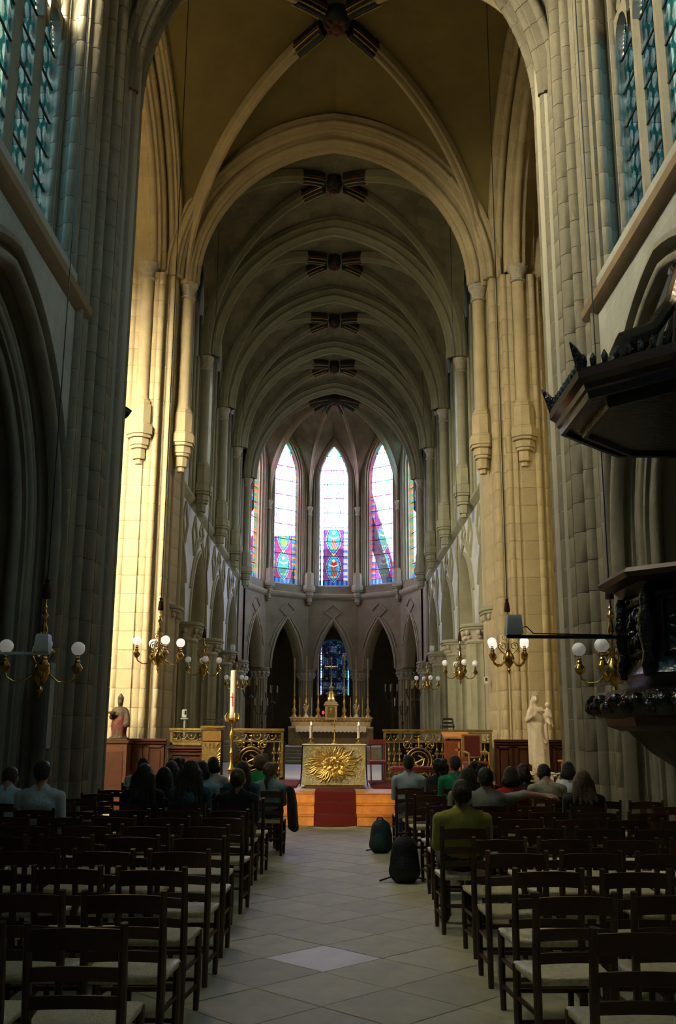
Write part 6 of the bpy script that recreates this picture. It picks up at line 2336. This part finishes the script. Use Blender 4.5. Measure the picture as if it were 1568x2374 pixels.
cp = thing('sounding_board', 'large black octagonal sounding board with crested edge above the pulpit', 'canopy', (0, 0, 0))
def cc(nm, rings, mt=BLACKW):
    m = MB()
    m.loft([[(x, y, z) for x, y in ngon(PC, a)] for a, z in rings], True, True)
    return m.build(nm, mt, cp, 30)
cc('board', [(.85, 4.42), (1.02, 4.44), (1.04, 4.40), (1.08, 4.40), (1.10, 4.47), (1.22, 4.49), (1.23, 4.45), (1.27, 4.45), (1.28, 4.52)])
cc('cornice', [(1.26, 4.50), (1.30, 4.53), (1.31, 4.58), (1.36, 4.62), (1.36, 4.70), (1.30, 4.73), (.9, 4.80), (.5, 4.86)], mat('dark_polished_oak', (.035, .014, .008), .2, vary=.3, scale=5, spec=.7))
cr_ = MB()
for k in range(8):
    A, B = ngon(PC, 1.32)[k], ngon(PC, 1.32)[(k + 1) % 8]
    if A[0] > 3.84:
        continue
    m = MB()
    ax_, ay_ = A
    m.sphere((ax_, ay_, 4.78), (.05, .05, .07), 8, 6)
    m.tube([(ax_, ay_, 4.70), (ax_ + (ax_ - PC[0]) * .02, ay_ + (ay_ - PC[1]) * .02, 4.80), (ax_ + (ax_ - PC[0]) * .05, ay_ + (ay_ - PC[1]) * .05, 4.88), (ax_ + (ax_ - PC[0]) * .08, ay_ + (ay_ - PC[1]) * .08, 4.94)], [.05, .045, .03, .006], 8)
    m.build('corner_palmette', MATS['black_leaf_carving'], cp)
    for q in range(1, 10):
        f = q / 10
        x, y = A[0] + (B[0] - A[0]) * f, A[1] + (B[1] - A[1]) * f
        m = MB()
        m.tube([(x, y, 4.72), (x, y, 4.78), (x, y, 4.83)], [.022, .03, .006], 6)
        m.build('crest', BLACKW, cp)
for k in range(8):
    a = 2 * PI * k / 8 + PI / 8
    if PC[0] + 1.1 * math.cos(a) > 3.84:
        continue
    m = MB()
    pts = [(PC[0] + r * math.cos(a), PC[1] + r * math.sin(a), z) for r, z in ((1.1, 4.78), (.95, 5.05), (.65, 5.2), (.4, 5.5), (.25, 5.9))]
    m.tube(pts, [.08, .09, .08, .07, .05], 8)
    m.build('rib_volute', BLACKW, cp)
m = MB()
m.lathe([(.44, 4.84), (.36, 5.0), (.3, 5.3), (.24, 5.8), (.3, 5.95), (.15, 6.1), (.1, 6.3), (.02, 6.4)], (PC[0], PC[1], 0), 14)
m.build('crown', BLACKW, cp)
m = MB()
m.box((3.80, 8.4, 4.62), (.24, .6, .2))
m.build('wall_beam', BLACKW, cp)
# panel at the back of the pulpit and side frame
m = MB()
m.bevbox((3.87, 8.4, 3.66), (.09, 1.0, 1.36), .02)
bpo = m.build('back_panel', BLACKW, pu)
m = MB()
m.bevbox((3.81, 8.4, 3.66), (.03, .75, 1.1), .012)
m.build('raised_panel', BLACKW, bpo)

# ------------------------------------------------------------------ small loudspeakers on arms
def speaker_arm(label, x0, x1, y, z, mt, boxx):
    t = thing('speaker_arm', label, 'speaker', (0, 0, 0))
    m = MB()
    m.bevbox(((x0 + x1) / 2, y, z), (abs(x1 - x0), .05, .028), .004)
    m.build('bar', mt, t)
    b = MB()
    b.loft([[(boxx + sx * w, y + sy * w, zz) for sx, sy in ((-1, -1), (1, -1), (1, 1), (-1, 1))] for zz, w in ((z + .016, .066), (z + .03, .072), (z + .17, .060), (z + .185, .052))], True, True)
    b.build('white_box', WHITE_P, t)
    return t
sp_ = speaker_arm('small white loudspeaker box on a white arm before the large brass lamp', -3.98, -2.77, 9.5, 2.39, WHITE_P, -2.84)
sp2 = speaker_arm('small white loudspeaker box on a long black arm fixed to the pulpit', 1.49, 2.555, 8.45, 2.475, BLACKM, 1.555)
m = MB()
m.tube([(1.60, 8.45, 2.55), (1.66, 8.42, 2.56), (1.72, 8.42, 2.50), (2.4, 8.42, 2.49)], .006, 6)
m.build('cord', BLACKM, sp2)
m = MB()
m.bevbox((-4.02, 9.5, 2.39), (.08, .12, .16), .006)
m.build('wall_plate', WHITE_P, sp_)

# ------------------------------------------------------------------ spotlights added out of view to warm the altar and the madonna
def added_spotlight(label, loc, target, power, size):
    t = thing('added_spotlight', label, 'lamp', loc)
    m = MB()
    m.bevbox((-.1 if loc[0] < 0 else .1, -.02, .0), (.22, .10, .10), .01)
    m.build('bracket', BLACKM, t)
    h = MB()
    h.lathe([(.07, -.16), (.09, -.14), (.10, .10), (.085, .10), (.07, -.05)], (0, 0, 0), 14)
    ho = h.build('housing', BLACKM, t)
    d = (Vector(target) - Vector(loc)).normalized()
    ho.rotation_euler = d.to_track_quat('Z', 'Y').to_euler()
    ld = bpy.data.lights.new('spot', 'SPOT')
    ld.energy = power * CLEAR['spot']
    ld.color = (1.0, .74, .42)
    ld.spot_size = math.radians(size)
    ld.spot_blend = .7
    ld.shadow_soft_size = .07
    lo2 = bpy.data.objects.new('spot', ld)
    COL.objects.link(lo2)
    lo2.parent = t
    lo2.location = d * .13
    lo2.rotation_euler = d.to_track_quat('-Z', 'Y').to_euler()
added_spotlight('added unseen black lamp on the nave wall between the arches, statue side', (-3.86, 7.0, 6.0), (0.1, 19.4, .65), 2600, 13)
added_spotlight('added unseen black lamp on the nave wall between the arches, pulpit side', (3.86, 6.2, 6.6), (-.1, 19.4, .65), 2600, 13)
added_spotlight('added unseen black lamp behind the nave pillar, aimed at the madonna', (-3.9, 17.0, 7.4), (4.5, 22.2, 1.8), 420, 26)

# ------------------------------------------------------------------ bags, jacket, small fittings
def backpack(label, loc, w, d, h, mt, rz=0):
    t = thing('backpack', label, 'bag', loc, rz)
    P = [('r', (0, 0, h * .42), (w * .55, d * .55, h * .48), 0, 0), ('r', (0, 0, h * .22), (w * .6, d * .6, h * .24), 0, 0), ('r', (0, 0, h * .72), (w * .45, d * .45, h * .26), 0, 0), ('r', (0, -d * .4, h * .3), (w * .4, d * .3, h * .22), 0, 0)]
    link('body', sdf_mesh('body', P, .016, .05, [mt]), t)
    m = MB()
    m.tube([(-w * .2, -.02, h * .93), (-w * .1, -.03, h * 1.02), (w * .1, -.03, h * 1.02), (w * .2, -.02, h * .93)], .012, 6)
    m.build('handle', mt, t)
    for s in (-1, 1):
        m = MB()
        m.tube([(s * w * .25, d * .45, h * .85), (s * w * .32, d * .72, h * .5), (s * w * .42, d * .5, h * .08), (s * w * .9, d * .3, .012)], .012, 6)
        m.build('strap', mt, t)
    return t
backpack('black rucksack on the floor beside the aisle chairs', (.80, 11.55, .022), .30, .26, .52, mat('black_nylon', (.010, .011, .013), .6, bump=.4, bscale=20, scale=8), .2)
backpack('dark teal bag leaning against the front aisle chair', (.66, 14.3, .022), .28, .26, .46, mat('teal_nylon', (.012, .045, .05), .6, bump=.4, bscale=20, scale=8), -.4)
jk = thing('jacket', 'black jacket hung over the aisle chair with the fair ponytail', 'jacket', (-.592, 13.88, .022))
P = [('c', (-.02, -.06, .87), (-.01, .06, .86), .05, .05, 0), ('c', (.0, -.07, .80), (.03, -.10, .40), .055, .065, 0), ('c', (.01, .06, .8), (.05, .09, .36), .05, .06, 0), ('e', (.02, .0, .58), (.065, .12, .24), 0), ('c', (.03, -.12, .7), (.06, -.15, .46), .035, .03, 0)]
link('cloth', sdf_mesh('cloth', P, .014, .04, [SHIRT['black']]), jk)

def floodlight(label, x, y):
    t = thing('floodlight', label, 'lamp', (x, y, 4.752))
    m = MB()
    m.bevbox((0, 0, .03), (.12, .16, .06), .01)
    m.build('bracket', WHITE_P, t)
    m = MB()
    m.bevbox((0, 0, .17), (.16, .2, .22), .03)
    m.build('housing', WHITE_P, t)
    ld = bpy.data.lights.new('flood', 'SPOT')
    ld.energy = 260
    ld.color = (1.0, .72, .40)
    ld.spot_size = math.radians(42)
    ld.spot_blend = .8
    ld.shadow_soft_size = .08
    lo2 = bpy.data.objects.new('flood', ld)
    COL.objects.link(lo2)
    lo2.parent = t
    d = (Vector((CX, 41.2, 2.2)) - Vector((x, y, 4.95))).normalized()
    lo2.location = Vector((0, 0, .18)) + d * .2
    lo2.rotation_euler = d.to_track_quat('-Z', 'Y').to_euler()
floodlight('small white floodlight on a choir capital, statue side', CX - 3.92, 38.45)
floodlight('small white floodlight on a choir capital, pulpit side', CX + 3.92, 38.45)
ws = thing('sensor_stand', 'slim white stand with a small white device by the crossing pillar', 'stand', (-3.62, 23.95, .553))
m = MB()
m.bevbox((0, 0, .01), (.26, .26, .02), .005)
m.build('foot', WHITE_P, ws)
m = MB()
m.tube([(0, 0, .02), (0, 0, 1.40)], .025, 8)
m.build('pole', WHITE_P, ws)
m = MB()
m.bevbox((0, 0, 1.42), (.17, .14, .03), .006)
m.build('plate', WHITE_P, ws)
m = MB()
m.bevbox((-.01, 0, 1.54), (.11, .09, .20), .02)
m.build('device', WHITE_P, ws)
m = MB()
m.bevbox((.02, -.047, 1.56), (.04, .01, .10), .004)
m.build('screen', BLACKM, ws)
wb = thing('wall_device', 'small white electrical box on the choir pillar, pulpit side', 'box', (3.52 + CX, 24.0, 2.93))
m = MB()
m.bevbox((.28, .02, 0), (.09, .06, .17), .008)
m.build('case', LINEN, wb)
m = MB()
m.bevbox((.28, -.012, .02), (.045, .01, .08), .003)
m.build('window', BLACKM, wb)
es = thing('black_easel', 'black folded music desk behind the gilt railing, pulpit side', 'stand', (2.80, 24.6, .553))
for s in (-1, 1):
    m = MB()
    m.tube([(s * .25, 0, 0), (s * .12, 0, 1.46)], .02, 6)
    m.build('leg', BLACKM, es)
for k in range(4):
    m = MB()
    m.bevbox((0, 0, 1.18 + k * .09), (.40 - k * .05, .02, .05), .004)
    m.build('slat', BLACKM, es)
gs = thing('iron_music_desk', 'low black iron openwork desk behind the sunburst lectern', 'stand', (-3.05, 24.9, .553))
m = MB()
m.bevbox((0, 0, .55), (.05, .05, 1.1), .005)
m.build('post', BLACKM, gs)
m = MB()
m.tube([(-.23, 0, 1.14), (.23, 0, 1.14), (.23, 0, 1.42), (-.23, 0, 1.42)], .014, 6, True)
for s in (-1, 1):
    scroll(m, (s * .11, 0, 1.28), .10, s, 1, .010)
m.build('scroll_panel', BLACKM, gs)
sl_ = thing('side_table', 'small wooden side table with a lantern by the pulpit-side pillar', 'table', (5.0, 21.3, 0))
m = MB()
m.bevbox((0, 0, 1.10), (.42, .34, .04), .008)
m.build('top', WOOD_S, sl_)
m = MB()
m.bevbox((0, 0, .54), (.3, .24, 1.08), .01)
m.build('cabinet', WOOD_S, sl_)
ln = thing('lantern', 'little dark lantern standing on the side table', 'lantern', (5.0, 21.25, 1.122))
m = MB()
m.bevbox((0, 0, .02), (.12, .12, .04), .006)
m.lathe([(.07, .36), (.045, .42), (.01, .5)], (0, 0, 0), 8)
m.build('cap_and_base', BLACKM, ln)
m = MB()
m.lathe([(.03, .04), (.03, .2), (.005, .21)], (0, 0, 0), 8)
m.build('candle', CANDLE, ln)
for k in range(4):
    a = PI / 4 + k * PI / 2
    m = MB()
    m.tube([(.06 * math.cos(a), .06 * math.sin(a), .03), (.06 * math.cos(a), .06 * math.sin(a), .37)], .006, 5)
    m.build('bar', BLACKM, ln)
pq = MB()
pq.bevbox((0, 0, 0), (.03, .22, 1.15), .004)
o = pq.build('notice_board', mat('grey_notice', (.22, .25, .23), .6))
o.location = (-3.90, 13.55, 2.0)
tag(o, 'narrow grey notice board fixed to the nave pillar behind the lamp', 'board')
